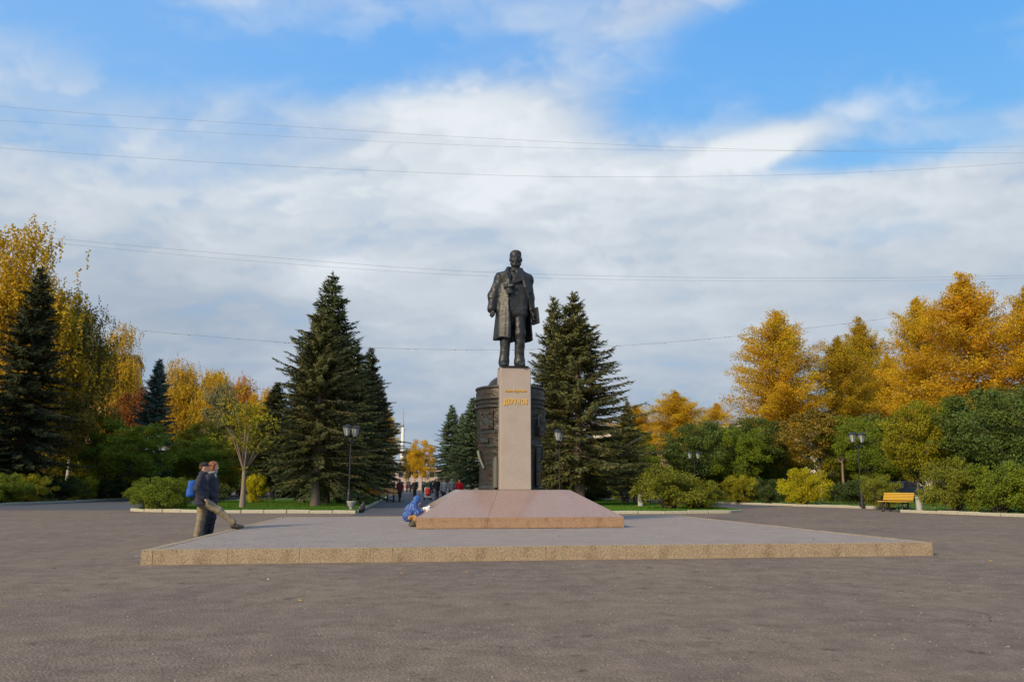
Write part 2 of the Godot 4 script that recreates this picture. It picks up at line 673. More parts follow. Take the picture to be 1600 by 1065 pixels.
	mats.gold = mat(lin(0.74, 0.46, 0.08), 0.35, 0.2)
	mats.bark = stone(tex(noise(smp, 0.06, 5, 85), [0.0, lin(0.05, 0.04, 0.03), 0.5, lin(0.12, 0.10, 0.08), 1.0, lin(0.21, 0.18, 0.15)]), 1.5, 0.95, ntex(noise(smp, 0.06, 4, 86), 8.0), 1.0, null, 0.3, false)
	mats.pale_bark = stone(tex(noise(smp, 0.06, 5, 88), [0.0, lin(0.10, 0.08, 0.06), 0.5, lin(0.24, 0.19, 0.145), 1.0, lin(0.36, 0.30, 0.24)]), 1.5, 0.95, null, 0.0, null, 0.3, false)
	mats.birch_bark = stone(tex(noise(smp, 0.03, 4, 87), [0.0, lin(0.04, 0.04, 0.04), 0.3, lin(0.2, 0.19, 0.17), 0.45, lin(0.5, 0.48, 0.44), 1.0, lin(0.6, 0.58, 0.54)]), 0.8, 0.9, null, 0.0, null, 0.3, false)
	mats.grass_soil = stone(tex(noise(smp, 0.03, 5, 95), [0.0, lin(0.03, 0.05, 0.012), 0.5, lin(0.05, 0.10, 0.016), 0.8, lin(0.08, 0.13, 0.02), 1.0, lin(0.14, 0.12, 0.03)]), 0.4, 0.95)
	mats.grass = leafmat("grassblade", lin(0.12, 0.24, 0.03), 0.35)
	mats.black_metal = mat(lin(0.022, 0.024, 0.026), 0.5, 0.2)
	mats.wire = mat(lin(0.24, 0.25, 0.28), 0.7)
	mats.yellow_paint = mat(lin(0.56, 0.335, 0.03), 0.5)
	mats.orange_wood = mat(lin(0.78, 0.34, 0.05), 0.5)
	mats.lamp_glass = mat(Color(0.85, 0.88, 0.9, 0.35), 0.15)
	mats.lamp_glass.transparency = BaseMaterial3D.TRANSPARENCY_ALPHA
	mats.lamp_tube = mat(lin(0.42, 0.42, 0.40), 0.4)
	mats.lamp_bulb = mat(lin(0.75, 0.75, 0.72), 0.4)
	mats.window = mat(lin(0.04, 0.05, 0.06), 0.12)
	mats.window.metallic_specular = 0.8

func worn_texture() -> ImageTexture:   # wear of a trodden square: broad tone, mid mottling, sparse dark scuffs
	var S := 1024
	var a := noise(FastNoiseLite.TYPE_SIMPLEX_SMOOTH, 0.005, 3, 9).get_seamless_image(S, S, false, false, 0.2, false)
	var nm := noise(FastNoiseLite.TYPE_SIMPLEX_SMOOTH, 0.03, 6, 10)
	nm.fractal_gain = 0.7
	var b := nm.get_seamless_image(S, S, false, false, 0.1, false)
	var ns := noise(FastNoiseLite.TYPE_SIMPLEX_SMOOTH, 0.045, 4, 12)
	ns.fractal_gain = 0.6
	var c := ns.get_seamless_image(S, S, false, false, 0.1, false)
	var da := a.get_data()
	var db := b.get_data()
	var dc := c.get_data()
	var out := PackedByteArray()
	out.resize(S * S * 3)
	for i in S * S:
		var u := da[i] / 255.0 - 0.5
		var m := db[i] / 255.0 - 0.5
		var w := dc[i] / 255.0
		var v := 0.93 + u * 0.14 + m * 0.34
		var k := clampf((0.30 + u * 0.12 - w) * 7.0, 0.0, 1.0)
		v -= k * 0.24
		v = clampf(v, 0.3, 1.0)
		out[i * 3] = int(v * 255.0)
		out[i * 3 + 1] = int(clampf(v * (0.992 + u * 0.02), 0, 1) * 255.0)
		out[i * 3 + 2] = int(clampf(v * (0.985 - u * 0.05 + k * 0.02), 0, 1) * 255.0)
	return ImageTexture.create_from_image(Image.create_from_data(S, S, false, Image.FORMAT_RGB8, out))

func cracks() -> void:   # thin cracks and two old seams in the asphalt
	var r := RandomNumberGenerator.new()
	r.seed = 909
	var mb := MB.new()
	for k in 26:
		var p := Vector3(r.randf_range(-16, 18), 0.003, -lerpf(4.5, 32.0, pow(r.randf(), 1.4)))
		if p.x > PX0 - 4 and p.x < PX1 + 3 and p.z < PZ0 + 3: p.x = PX1 + r.randf_range(3, 12)
		var dir := r.randf() * TAU
		var wd := r.randf_range(0.003, 0.010)
		for i in r.randi_range(10, 34):
			dir += r.randfn(0.0, 0.42)
			var q := p + Vector3(cos(dir), 0, sin(dir)) * r.randf_range(0.04, 0.14)
			var sd := Vector3(-sin(dir), 0, cos(dir)) * wd * r.randf_range(0.4, 1.1)
			mb.tri(p - sd, p + sd, q + sd, Vector3.UP, Vector3.UP, Vector3.UP)
			mb.tri(p - sd, q + sd, q - sd, Vector3.UP, Vector3.UP, Vector3.UP)
			p = q
	var o := put("asphalt_crack", mb.done(), mat(lin(0.05, 0.042, 0.036), 0.95))
	o.set_meta("kind", "structure")

# ------------------------------------------------------------------ ground, kerbs, lawns

func sheet(called: String, pts: Array, y: float, m: Material) -> MeshInstance3D:
	var poly := PackedVector2Array()
	for p in pts: poly.append(Vector2(p[0], p[1]))
	var ids := Geometry2D.triangulate_polygon(poly)
	var mb := MB.new()
	for i in range(0, ids.size(), 3):
		var q := []
		for k in 3: q.append(Vector3(poly[ids[i + k]].x, y, poly[ids[i + k]].y))
		mb.tri(q[0], q[1], q[2], Vector3.UP, Vector3.UP, Vector3.UP)
	var o := put(called, mb.done(), m)
	o.set_meta("kind", "structure")
	return o

func kerb_line(pts: Array, length: float, w: float, h: float, m: Material, sd: int) -> void:   # every stone is a piece of its own
	var r := RandomNumberGenerator.new()
	r.seed = sd
	var parent := struct_node("kerb")
	var kinds := []
	for i in 3:
		var mb := MB.new()
		mb.box(Vector3(0, h * 0.5 - 0.1, 0), Vector3(length - 0.016, h + 0.2, w), 0.022)
		kinds.append(mb.done())
	for i in pts.size() - 1:
		var a := Vector3(pts[i][0], 0, pts[i][1])
		var b := Vector3(pts[i + 1][0], 0, pts[i + 1][1])
		var n := maxi(1, int(round(a.distance_to(b) / length)))
		var s := a.distance_to(b) / n / length
		for k in n:
			var p := a.lerp(b, (k + 0.5) / n)
			p += Vector3(r.randf_range(-0.012, 0.012), r.randf_range(-0.02, 0.012), r.randf_range(-0.012, 0.012))
			var d := (b - a).normalized()
			var bs := Basis(Vector3.UP, atan2(-d.z, d.x) + r.randf_range(-0.012, 0.012)) * Basis(Vector3(0, 0, 1), r.randf_range(-0.012, 0.012))
			put("kerb_stone", kinds[r.randi() % 3], m, parent, Transform3D(bs.scaled_local(Vector3(s, 1, 1)), p))

func inside(p: Vector2, pts: PackedVector2Array) -> bool:
	return Geometry2D.is_point_in_polygon(p, pts)

func lawn(pts: Array, tufts: int, zmin: float, sd: int) -> void:
	sheet("lawn", pts, 0.085, mats.grass_soil)
	var r := RandomNumberGenerator.new()
	r.seed = sd
	var lv := Leaves.new()
	for i in 9:
		var a := r.randf() * TAU
		var lean := Vector3(cos(a), 0, sin(a))
		lv.add(Vector3(r.randf_range(-0.05, 0.05), 0, r.randf_range(-0.05, 0.05)), Vector3(0, r.randf_range(0.035, 0.075), 0) + lean * r.randf_range(0.0, 0.04), lean.cross(Vector3.UP) * 0.009, Color(1, 1, 1) * r.randf_range(0.7, 1.0))
	var mesh := lv.done()
	var poly := PackedVector2Array()
	for p in pts: poly.append(Vector2(p[0], p[1]))
	var lo := poly[0]
	var hi := poly[0]
	for p in poly:
		lo = lo.min(p); hi = hi.max(p)
	lo.y = maxf(lo.y, zmin)
	var xf := []
	var cols := []
	for i in tufts:
		var p := Vector2(r.randf_range(lo.x, hi.x), lerpf(hi.y, lo.y, pow(r.randf(), 1.6)))
		if not inside(p, poly): continue
		xf.append(Transform3D(Basis(Vector3.UP, r.randf() * TAU).scaled(Vector3.ONE * r.randf_range(0.7, 1.5)), Vector3(p.x, 0.083, p.y)))
		var t := r.randf()
		cols.append(Color(0.55 + 0.45 * t, 0.75 + 0.25 * r.randf(), 0.5 + 0.3 * t) * r.randf_range(0.7, 1.0))
	var g := many("grass", mesh, mats.grass, xf, cols)
	tag(g, "", "", "", "stuff")
	g.set_meta("label", "short green grass on the lawn behind the concrete kerb")
	g.set_meta("category", "grass")

func ground() -> void:
	sheet("ground", [[-900, 60], [900, 60], [900, -1400], [-900, -1400]], 0.0, mats.asphalt)
	cracks()
	# three park alleys of darker asphalt leave the square
	sheet("alley", [[-2.2, -31.2], [7.0, -31.2], [7.0, -255], [-2.2, -255]], 0.004, mats.dark_asphalt)
	sheet("path", [[-24.2, -41.5], [-12.7, -39.9], [-13.6, -150], [-24.4, -150]], 0.004, mats.dark_asphalt)
	sheet("path", [[14.4, -36.5], [22.0, -43.5], [19.4, -52], [19.4, -150], [15.2, -150]], 0.004, mats.dark_asphalt)
	var li := [[-12.6, -38.5], [-11.6, -37.2], [-8.0, -35.2], [-2.2, -34.0], [-2.2, -110], [-13.4, -110]]
	var ri := [[7.1, -32.2], [10.5, -31.9], [13.4, -32.3], [14.3, -33.2], [14.6, -36.5], [15.2, -110], [7.1, -110]]
	var rf := [[24.6, -18.0], [23.1, -24.0], [22.1, -28.6], [21.3, -32.4], [21.5, -33.2], [23.9, -33.9], [23.3, -37.2], [22.2, -42.2], [19.6, -51.5], [19.5, -110], [70, -110], [70, -18]]
	var lf := [[-24.2, -20], [-24.0, -50], [-24.4, -80], [-24.4, -110], [-70, -110], [-70, -20]]
	lawn(li, 26000, -60, 1)
	lawn(ri, 22000, -58, 2)
	lawn(rf, 26000, -70, 3)
	lawn(lf, 16000, -90, 4)
	kerb_line([li[5], li[0], li[1], li[2], li[3]], 1.0, 0.16, 0.13, mats.kerb_concrete, 5)
	kerb_line([[-2.2, -34.2], [-2.2, -60], [-2.2, -100]], 1.0, 0.16, 0.13, mats.kerb_concrete, 6)
	kerb_line([[7.1, -100], [7.1, -60], ri[0], ri[1], ri[2], ri[3], ri[4], [14.75, -50]], 1.0, 0.16, 0.13, mats.kerb_concrete, 7)
	kerb_line([[19.5, -75], rf[8], rf[7], rf[6]], 1.0, 0.16, 0.13, mats.kerb_concrete, 8)
	kerb_line([rf[3], rf[2], rf[1], rf[0]], 1.0, 0.16, 0.13, mats.kerb_concrete, 9)
	kerb_line([[-24.2, -30], lf[1], lf[2]], 1.0, 0.16, 0.13, mats.kerb_concrete, 10)

const PX0 := -3.78
const PX1 := 8.46
const PZ0 := -12.1
const PZ1 := -24.4
const PH := 0.21

func platform() -> void:
	var o := struct_node("platform")
	var mb := MB.new()
	mb.box(Vector3((PX0 + PX1) / 2, PH / 2 - 0.06, (PZ0 + PZ1) / 2), Vector3(PX1 - PX0 - 0.1, PH + 0.08, PZ0 - PZ1 - 0.1))
	put("bed", mb.done(), mats.concrete, o)
	var r := RandomNumberGenerator.new()
	r.seed = 31
	var lengths := [1.05, 1.03, 1.04, 0.33, 1.3, 1.05, 1.3, 1.25, 1.3, 1.35, 1.3]
	var sides := [
		[Vector3(PX0, 0, PZ0), Vector3(PX1, 0, PZ0), 0.0], [Vector3(PX1, 0, PZ0), Vector3(PX1, 0, PZ1), PI / 2],
		[Vector3(PX1, 0, PZ1), Vector3(PX0, 0, PZ1), PI], [Vector3(PX0, 0, PZ1), Vector3(PX0, 0, PZ0), -PI / 2]]
	var tot := 0.0
	for l in lengths: tot += l
	for s in sides:
		var a: Vector3 = s[0]
		var b: Vector3 = s[1]
		var d := (b - a).normalized()
		var inn := Vector3(d.z, 0, -d.x)
		var at := 0.16
		for l in lengths:
			var len: float = l / tot * (a.distance_to(b) - 0.16)
			var m2 := MB.new()
			m2.box(Vector3.ZERO, Vector3(len - 0.002, PH + 0.2, 0.16), 0.004)
			var p := a + d * (at + len / 2) + inn * (0.08 + r.randf_range(-0.004, 0.004))
			p.y = PH / 2 - 0.1 + r.randf_range(-0.004, 0.003)
			put("kerb_stone", m2.done(), mats.kerb_granite, o, Transform3D(Basis(Vector3.UP, atan2(-d.z, d.x) + r.randf_range(-0.002, 0.002)), p))
			at += len
		# corner block
		var m3 := MB.new()
		m3.box(Vector3.ZERO, Vector3(0.158, PH + 0.2, 0.158), 0.012)
		put("kerb_stone", m3.done(), mats.kerb_granite, o, Transform3D(Basis(), a + d * 0.08 + inn * 0.08 + Vector3(0, PH / 2 - 0.1, 0)))
	# concrete block paving, laid in running bond
	var pm := MB.new()
	pm.box(Vector3(0, -0.03, 0), Vector3(0.196, 0.06, 0.096), 0.005)
	var pmesh := pm.done()
	var xf := []
	var cols := []
	var x0 := PX0 + 0.165
	var z0 := PZ0 - 0.165
	var nz := int((PZ0 - PZ1 - 0.33) / 0.1)
	for k in nz:
		var z := z0 - 0.05 - k * 0.1
		var sh := 0.1 if k % 2 else 0.0
		for i in range(0, 60):
			var x := x0 + 0.1 + i * 0.2 + sh
			if x > PX1 - 0.26: continue
			if x > 0.45 and x < 4.45 and z < -17.5 and z > -21.3: continue
			xf.append(Transform3D(Basis(Vector3.UP, r.randf_range(-0.012, 0.012)) * Basis(Vector3(1, 0, 0), r.randf_range(-0.008, 0.008)), Vector3(x, PH - 0.004 + r.randf_range(-0.003, 0.002), z)))
			cols.append(Color(1, 1, 1) * r.randf_range(0.86, 1.0))
	many("paver", pmesh, mats.paver, xf, cols, o)

# ------------------------------------------------------------------ the monument

const BC := Vector3(2.45, 0.0, -19.55)   # centre of the granite base

func slab(mb: MB, q: Array, inner: Vector3, t: float) -> void:   # quad with thickness behind it, edges chamfered
	var mid := (q[0] + q[1] + q[2] + q[3]) * 0.25 as Vector3
	var n := ((q[1] - q[0]).cross(q[2] - q[0]) as Vector3).normalized()
	if n.dot(mid - inner) < 0: n = -n
	var front := []
	var rim := []
	var back := []
	for p in q:
		var e: Vector3 = (mid - p).normalized()
		front.append(p + e * 0.006)
		rim.append(p + e * 0.0015 - n * 0.005)
		back.append(p + e * 0.0015 - n * t)
	var core := mid - n * t * 0.5
	mb.face(front, core)
	mb.face(back, core)
	for i in 4:
		var j := (i + 1) % 4
		mb.face([front[i], front[j], rim[j], rim[i]], core)
		mb.face([rim[i], rim[j], back[j], back[i]], core)

func monument_base() -> void:
	var o := thing("granite_base", "low pyramid base of pink polished granite slabs under the monument", "pedestal", BC)
	var h0 := PH
	var h1 := 0.437
	var h2 := 1.025
	var w0 := 2.28
	var w2 := 1.27
	var core := MB.new()
	core.box(Vector3(0, (h0 + 0.40) / 2 - 0.05, 0), Vector3(w0 * 2 - 0.2, 0.40 - h0 + 0.1, w0 * 2 - 0.2))
	put("core", core.done(), mats.concrete, o)
	for s in 4:
		var bs := Basis(Vector3.UP, s * PI / 2)
		var cuts := [-1.0, -0.33, 0.38, 1.0]
		for i in 3:
			var mb := MB.new()
			var a: float = cuts[i] * w0
			var b: float = cuts[i + 1] * w0
			slab(mb, [bs * Vector3(a, h0 + 0.004, w0), bs * Vector3(b, h0 + 0.004, w0), bs * Vector3(b, h1, w0), bs * Vector3(a, h1, w0)], Vector3(0, 0.3, 0), 0.12)
			put("plinth_block", mb.done(), mats.rough_granite, o)
			var m2 := MB.new()
			var c: float = cuts[i] * w2
			var d: float = cuts[i + 1] * w2
			slab(m2, [bs * Vector3(a, h1 + 0.003, w0), bs * Vector3(b, h1 + 0.003, w0), bs * Vector3(d, h2, w2), bs * Vector3(c, h2, w2)], Vector3(0, -1, 0), 0.07)
			put("sloping_slab", m2.done(), mats.polished_granite, o)
	var top := MB.new()
	top.box(Vector3(0, h2 - 0.045, 0), Vector3(w2 * 2 - 0.03, 0.08, w2 * 2 - 0.03), 0.008)
	put("top_slab", top.done(), mats.polished_granite, o)

func drum() -> void:
	var at := Vector3(2.51, 1.02, -19.85)
	var o := thing("bronze_drum", "round bronze relief drum like a jet engine behind the granite pillar", "sculpture", at)
	var n := noise(FastNoiseLite.TYPE_SIMPLEX_SMOOTH, 2.2, 4, 77)
	var mb := MB.new()
	var prof := [Vector2(0.80, -0.02), Vector2(0.80, 0.05), Vector2(0.775, 0.10), Vector2(0.785, 0.6), Vector2(0.81, 1.02), Vector2(0.825, 1.05), Vector2(0.825, 1.09), Vector2(0.81, 1.11), Vector2(0.83, 1.5), Vector2(0.855, 1.72), Vector2(0.855, 1.98), Vector2(0.86, 2.0), Vector2(0.88, 2.20), Vector2(0.872, 2.40), Vector2(0.86, 2.50), Vector2(0.80, 2.56), Vector2(0.56, 2.57)]
	mb.lathe(prof, 96)
	for i in mb.v.size():   # hammered, uneven casting
		var p := mb.v[i]
		var rad := Vector3(p.x, 0, p.z)
		if rad.length() > 0.6 and p.y < 2.5: mb.v[i] = p + rad.normalized() * (n.get_noise_3d(p.x * 2.5, p.y * 2.5, p.z * 2.5) * 0.03)
	put("shell", mb.done(), mats.drum_bronze, o)
	for b in [[2.03, 0.018, 0.885], [2.13, 0.012, 0.888], [2.24, 0.030, 0.892], [2.52, 0.028, 0.868], [0.62, 0.008, 0.795], [1.38, 0.012, 0.833]]:
		var h := MB.new()
		var ring := []
		for k in 13:
			var a := TAU * k / 12.0
			ring.append(Vector2(b[2] + cos(a) * b[1], b[0] - sin(a) * b[1] * 1.3))
		ring.reverse()
		h.lathe(ring, 72)
		put("hoop", h.done(), mats.drum_bronze, o)
	var dm := MB.new()
	var dp := []
	for k in 11: dp.append(Vector2(0.58 * cos(k * PI / 20.0), 2.56 + 0.36 * sin(k * PI / 20.0)))
	dm.lathe(dp, 48)
	put("dome", dm.done(), mats.drum_bronze, o)
	# raised fittings: each turned by its angle round the drum (0 = towards the square)
	var plates := [[-0.88, 1.70, 0.46, 0.46, 0.06], [-0.52, 1.52, 0.16, 0.30, 0.05], [-1.0, 1.2, 0.3, 0.12, 0.05], [0.98, 1.50, 0.36, 0.36, 0.10], [0.98, 1.69, 0.34, 0.10, 0.13], [0.9, 0.55, 0.22, 0.95, 0.03], [1.35, 0.9, 0.4, 0.3, 0.04], [0.62, 1.15, 0.2, 0.2, 0.04]]
	for q in plates:
		var a: float = q[0]
		var pm := MB.new()
		pm.box(Vector3(0, 0, 0), Vector3(q[2], q[3], q[4] * 2), 0.02)
		put("relief_plate", pm.done(), mats.drum_bronze, o, Transform3D(Basis(Vector3.UP, a), Vector3(sin(a) * 0.82, q[1], cos(a) * 0.82)))
	for q in [[0.84, 1.56, 0.035], [1.12, 1.56, 0.035], [0.84, 1.42, 0.03], [1.12, 1.42, 0.03], [-1.02, 1.86, 0.025], [-0.75, 1.86, 0.025], [-0.75, 1.55, 0.025]]:
		var bm := MB.new()
		bm.ball(Vector3.ZERO, Vector3.ONE * q[2], 6)
		put("bolt", bm.done(), mats.drum_bronze, o, Transform3D(Basis(), Vector3(sin(q[0]) * 0.92, q[1], cos(q[0]) * 0.92)))
	# pale upright pipe with a round head, slanting rod, valve stem
	var pipe := MB.new()
	pipe.tube([Vector3(0, 0, 0), Vector3(0, 0.62, 0), Vector3(0, 0.70, 0), Vector3(0, 0.745, 0)], [0.085, 0.085, 0.07, 0.02], 14)
	put("pipe", pipe.done(), mats.green_bronze, o, Transform3D(Basis(), Vector3(-0.43, 0.06, 0.72)))
	var rod := MB.new()
	rod.tube([Vector3(-0.83, 0.95, 0.22), Vector3(-0.80, 0.78, 0.30), Vector3(-0.70, 0.52, 0.42)], [0.05, 0.045, 0.03], 8)
	put("rod", rod.done(), mats.green_bronze, o)
	var st := MB.new()
	st.tube([Vector3(0.80, 1.70, 0.50), Vector3(0.80, 1.98, 0.50)], [0.022, 0.022], 8)
	st.tube([Vector3(0.66, 1.55, 0.62), Vector3(0.62, 1.55, 0.72), Vector3(0.62, 1.80, 0.72), Vector3(0.68, 1.84, 0.60)], [0.025, 0.025, 0.025, 0.025], 8)
	put("valve", st.done(), mats.green_bronze, o)

func pillar() -> void:
	var o := thing("granite_pillar", "tall pale granite pillar with gold lettering carrying the bronze statue", "pillar", Vector3(2.50, 1.022, -19.05))
	var mb := MB.new()
	mb.box(Vector3(0, 1.475, 0), Vector3(0.745, 2.95, 0.72), 0.012)
	put("shaft", mb.done(), mats.pale_granite, o)
	var f := SystemFont.new()
	f.font_names = PackedStringArray(["Droid Sans"])
	f.font_weight = 700
	for q in [["ПАВЕЛ ФЁДОРОВИЧ", 2.36, 0.52, 0.085], ["ДЕРУНОВ", 2.10, 0.575, 0.175]]:
		var t := TextMesh.new()
		t.text = q[0]
		t.font = f
		t.font_size = 64
		t.pixel_size = 0.01
		t.depth = 0.08
		t.curve_step = 4.0
		var sz := t.get_aabb().size
		var g := q[1] as float
		put("inscription", t, mats.gold, o, Transform3D(Basis().scaled(Vector3(q[2] / maxf(sz.x, 0.01), q[3] / maxf(sz.y, 0.01), 0.25)), Vector3(0, g, 0.366)))

func statue() -> void:
	var s := 1.655
	var o := thing("bronze_statue", "dark bronze statue of a standing man in an open long coat on the pillar", "statue", Vector3(2.505, 3.975, -19.0))
	o.scale = Vector3.ONE * s
	var v := func(x: float, y: float, z: float) -> Vector3: return Vector3(x, y, z)
	# figure: trousers, jacket, neck, hands
	var f := Field.new()
	f.k = 0.05
	f.chain([v.call(-0.10, 0.92, 0.0), v.call(-0.135, 0.50, 0.03), v.call(-0.152, 0.10, 0.0)], [0.105, 0.079, 0.069])
	f.chain([v.call(0.075, 0.92, 0.0), v.call(0.075, 0.52, 0.075), v.call(0.075, 0.10, 0.03)], [0.105, 0.081, 0.071])
	f.cap(v.call(-0.155, 0.105, 0.0), v.call(-0.155, 0.085, 0.0), 0.072)
	f.cap(v.call(0.075, 0.105, 0.03), v.call(0.075, 0.085, 0.03), 0.074)
	f.chain([v.call(-0.155, 0.045, -0.02), v.call(-0.165, 0.035, 0.13), v.call(-0.17, 0.03, 0.2)], [0.05, 0.045, 0.035])
	f.chain([v.call(0.075, 0.045, 0.01), v.call(0.09, 0.035, 0.16), v.call(0.095, 0.03, 0.23)], [0.05, 0.045, 0.035])
	f.ell(v.call(0.0, 1.28, -0.005), Vector3(0.20, 0.25, 0.135))
	f.box(v.call(0.03, 1.03, 0.01), Vector3(0.175, 0.285, 0.125), 0.085, Basis(), 0.01)
	f.cap(v.call(0.015, 1.42, -0.01), v.call(0.02, 1.62, 0.02), 0.078, 0.066)
	var fold := noise(FastNoiseLite.TYPE_SIMPLEX_SMOOTH, 1.0, 3, 91)
	var fd := func(p: Vector3) -> float: return f.d(p) + fold.get_noise_3d(p.x * 7.0 + p.y * 5.0, p.y * 6.0 - p.x * 3.0, p.z * 6.0) * 0.008
	var one := func(_p: Vector3) -> Color: return Color(1, 1, 1)
	var mb := MB.new()
	nets(mb, fd, f.lo(), f.hi(), 0.014, one)
	# head
	var hd := Field.new()
	hd.k = 0.025
	var hc := Vector3(0.02, 1.692, 0.035)
	hd.ell(hc + v.call(0, 0.035, -0.015), Vector3(0.086, 0.095, 0.10))
	hd.ell(hc + v.call(0, -0.035, 0.018), Vector3(0.073, 0.088, 0.078))
	hd.cap(hc + v.call(-0.016, -0.108, 0.056), hc + v.call(0.016, -0.108, 0.056), 0.024)
	hd.cap(hc + v.call(-0.062, -0.07, 0.0), hc + v.call(-0.03, -0.105, 0.045), 0.026)
	hd.cap(hc + v.call(0.062, -0.07, 0.0), hc + v.call(0.03, -0.105, 0.045), 0.026)
	hd.cap(hc + v.call(-0.05, 0.02, 0.072), hc + v.call(0.05, 0.02, 0.072), 0.012, 0.012, 0.025)
	for sd in [-1.0, 1.0]:
		var eye := hd.ell(hc + v.call(0.033 * sd, 0.0, 0.098), Vector3(0.019, 0.012, 0.013), Basis(), 0.012)
		eye.sub = true
		hd.ell(hc + v.call(0.033 * sd, -0.002, 0.077), Vector3(0.013, 0.010, 0.011), Basis(), 0.004)
		hd.ell(hc + v.call(0.088 * sd, -0.01, 0.0), Vector3(0.014, 0.034, 0.022), Basis(), 0.01)
		hd.ell(hc + v.call(0.048 * sd, -0.035, 0.068), Vector3(0.02, 0.022, 0.018))
	hd.cap(hc + v.call(0, 0.008, 0.09), hc + v.call(0, -0.038, 0.112), 0.010, 0.016, 0.01)
	hd.cap(hc + v.call(-0.02, -0.070, 0.079), hc + v.call(0.02, -0.070, 0.079), 0.009, 0.009, 0.02)
	# combed back hair
	hd.ell(hc + v.call(0, 0.072, -0.03), Vector3(0.086, 0.058, 0.09), Basis(), 0.03)
	hd.ell(hc + v.call(0.022, 0.108, 0.018), Vector3(0.058, 0.026, 0.05), Basis(Vector3(0, 0, 1), -0.25), 0.03)
	hd.ell(hc + v.call(-0.04, 0.096, 0.0), Vector3(0.036, 0.030, 0.05), Basis(Vector3(0, 0, 1), 0.5), 0.03)
	hd.ell(hc + v.call(0, 0.02, -0.06), Vector3(0.088, 0.085, 0.065), Basis(), 0.01)
	hd.cap(hc + v.call(0, -0.05, -0.01), hc + v.call(0, -0.17, -0.02), 0.062, 0.07)
	nets(mb, hd.d, hd.lo(), hd.hi(), 0.0065, one)
	# clenched hand at his right side (left in the photograph), four fingers and a thumb
	var hf := Field.new()
	hf.k = 0.012
	var w := Vector3(-0.348, 0.885, 0.045)
	hf.cap(w + v.call(0, 0.06, -0.01), w, 0.036, 0.036)
	hf.box(w + v.call(0.0, -0.045, 0.005), Vector3(0.024, 0.045, 0.042), 0.02)
	for i in 4:
		var z := 0.036 - i * 0.022
		var kn: Vector3 = w + v.call(-0.018, -0.085 + absf(i - 1.2) * 0.004, z + 0.003)
		hf.chain([kn, kn + v.call(0.024, -0.026, 0.004), kn + v.call(0.048, -0.002, 0.002), kn + v.call(0.042, 0.022, 0.0)], [0.0135, 0.0125, 0.0115, 0.010])
	hf.chain([w + v.call(0.014, -0.02, 0.035), w + v.call(0.03, -0.052, 0.052), w + v.call(0.034, -0.082, 0.042)], [0.016, 0.0145, 0.012])
	nets(mb, hf.d, hf.lo(), hf.hi(), 0.0075, one)
	# hand that holds the folder
	var h2 := Field.new()
	h2.k = 0.012
	var w2 := Vector3(0.262, 0.86, 0.05)
	h2.cap(w2 + v.call(0, 0.09, -0.03), w2, 0.036, 0.034)
	h2.box(w2 + v.call(0.012, -0.045, 0.01), Vector3(0.022, 0.045, 0.04), 0.018)
	for i in 4:
		var z := 0.04 - i * 0.022
		h2.chain([w2 + v.call(0.018, -0.085, z), w2 + v.call(0.03, -0.125, z + 0.004), w2 + v.call(0.05, -0.14, z + 0.004)], [0.0125, 0.0115, 0.010])
	h2.chain([w2 + v.call(0.0, -0.03, 0.045), w2 + v.call(0.025, -0.06, 0.065), w2 + v.call(0.04, -0.08, 0.06)], [0.015, 0.0135, 0.0115])
	nets(mb, h2.d, h2.lo(), h2.hi(), 0.0085, one)
	put("figure", mb.done(), mats.bronze, o)
	# the long open coat: hanging shell plus shoulders, sleeves and lapels
	var cf := Field.new()
	cf.k = 0.06
	cf.chain([v.call(-0.06, 1.46, -0.02), v.call(-0.205, 1.395, -0.005)], [0.08, 0.082])
	cf.chain([v.call(0.09, 1.46, -0.02), v.call(0.205, 1.385, -0.005)], [0.08, 0.082])
	cf.chain([v.call(-0.215, 1.385, 0.0), v.call(-0.312, 1.11, -0.005), v.call(-0.347, 0.90, 0.04)], [0.085, 0.083, 0.064])
	cf.chain([v.call(0.205, 1.38, 0.0), v.call(0.236, 1.10, -0.02), v.call(0.26, 0.90, 0.03)], [0.082, 0.072, 0.058])
	cf.cap(v.call(-0.346, 0.915, 0.04), v.call(-0.348, 0.895, 0.042), 0.07, 0.07, 0.01)
	for q in [[1.20, 0.09], [1.12, 0.092], [1.05, 0.088], [1.26, 0.094]]:   # creases at the bent sleeve
		var y: float = q[0]
		cf.cap(v.call(-0.357 + (y - 1.1) * 0.25, y + 0.02, 0.045), v.call(-0.25 + (y - 1.1) * 0.15, y - 0.02, 0.055), 0.022, 0.018, 0.03)
	var lap := Field.new()
	lap.k = 0.02
	lap.chain([v.call(-0.085, 1.565, -0.055), v.call(-0.105, 1.51, 0.02), v.call(-0.085, 1.39, 0.13), v.call(-0.10, 1.25, 0.165), v.call(-0.085, 1.12, 0.165)], [0.030, 0.034, 0.030, 0.026, 0.02])
	lap.chain([v.call(0.115, 1.55, -0.055), v.call(0.125, 1.49, 0.02), v.call(0.115, 1.39, 0.125), v.call(0.155, 1.22, 0.16), v.call(0.205, 1.05, 0.15)], [0.030, 0.032, 0.030, 0.028, 0.018])
	lap.chain([v.call(-0.085, 1.565, -0.055), v.call(0.02, 1.57, -0.10), v.call(0.115, 1.55, -0.055)], [0.03, 0.034, 0.03])
	lap.box(v.call(-0.145, 1.33, 0.145), Vector3(0.06, 0.12, 0.016), 0.012, Basis(Vector3(0, 0, 1), 0.28) * Basis(Vector3(0, 1, 0), -0.3))
	lap.box(v.call(-0.10, 1.155, 0.178), Vector3(0.056, 0.046, 0.012), 0.010, Basis(Vector3(0, 0, 1), 0.32) * Basis(Vector3(1, 0, 0), -0.12))
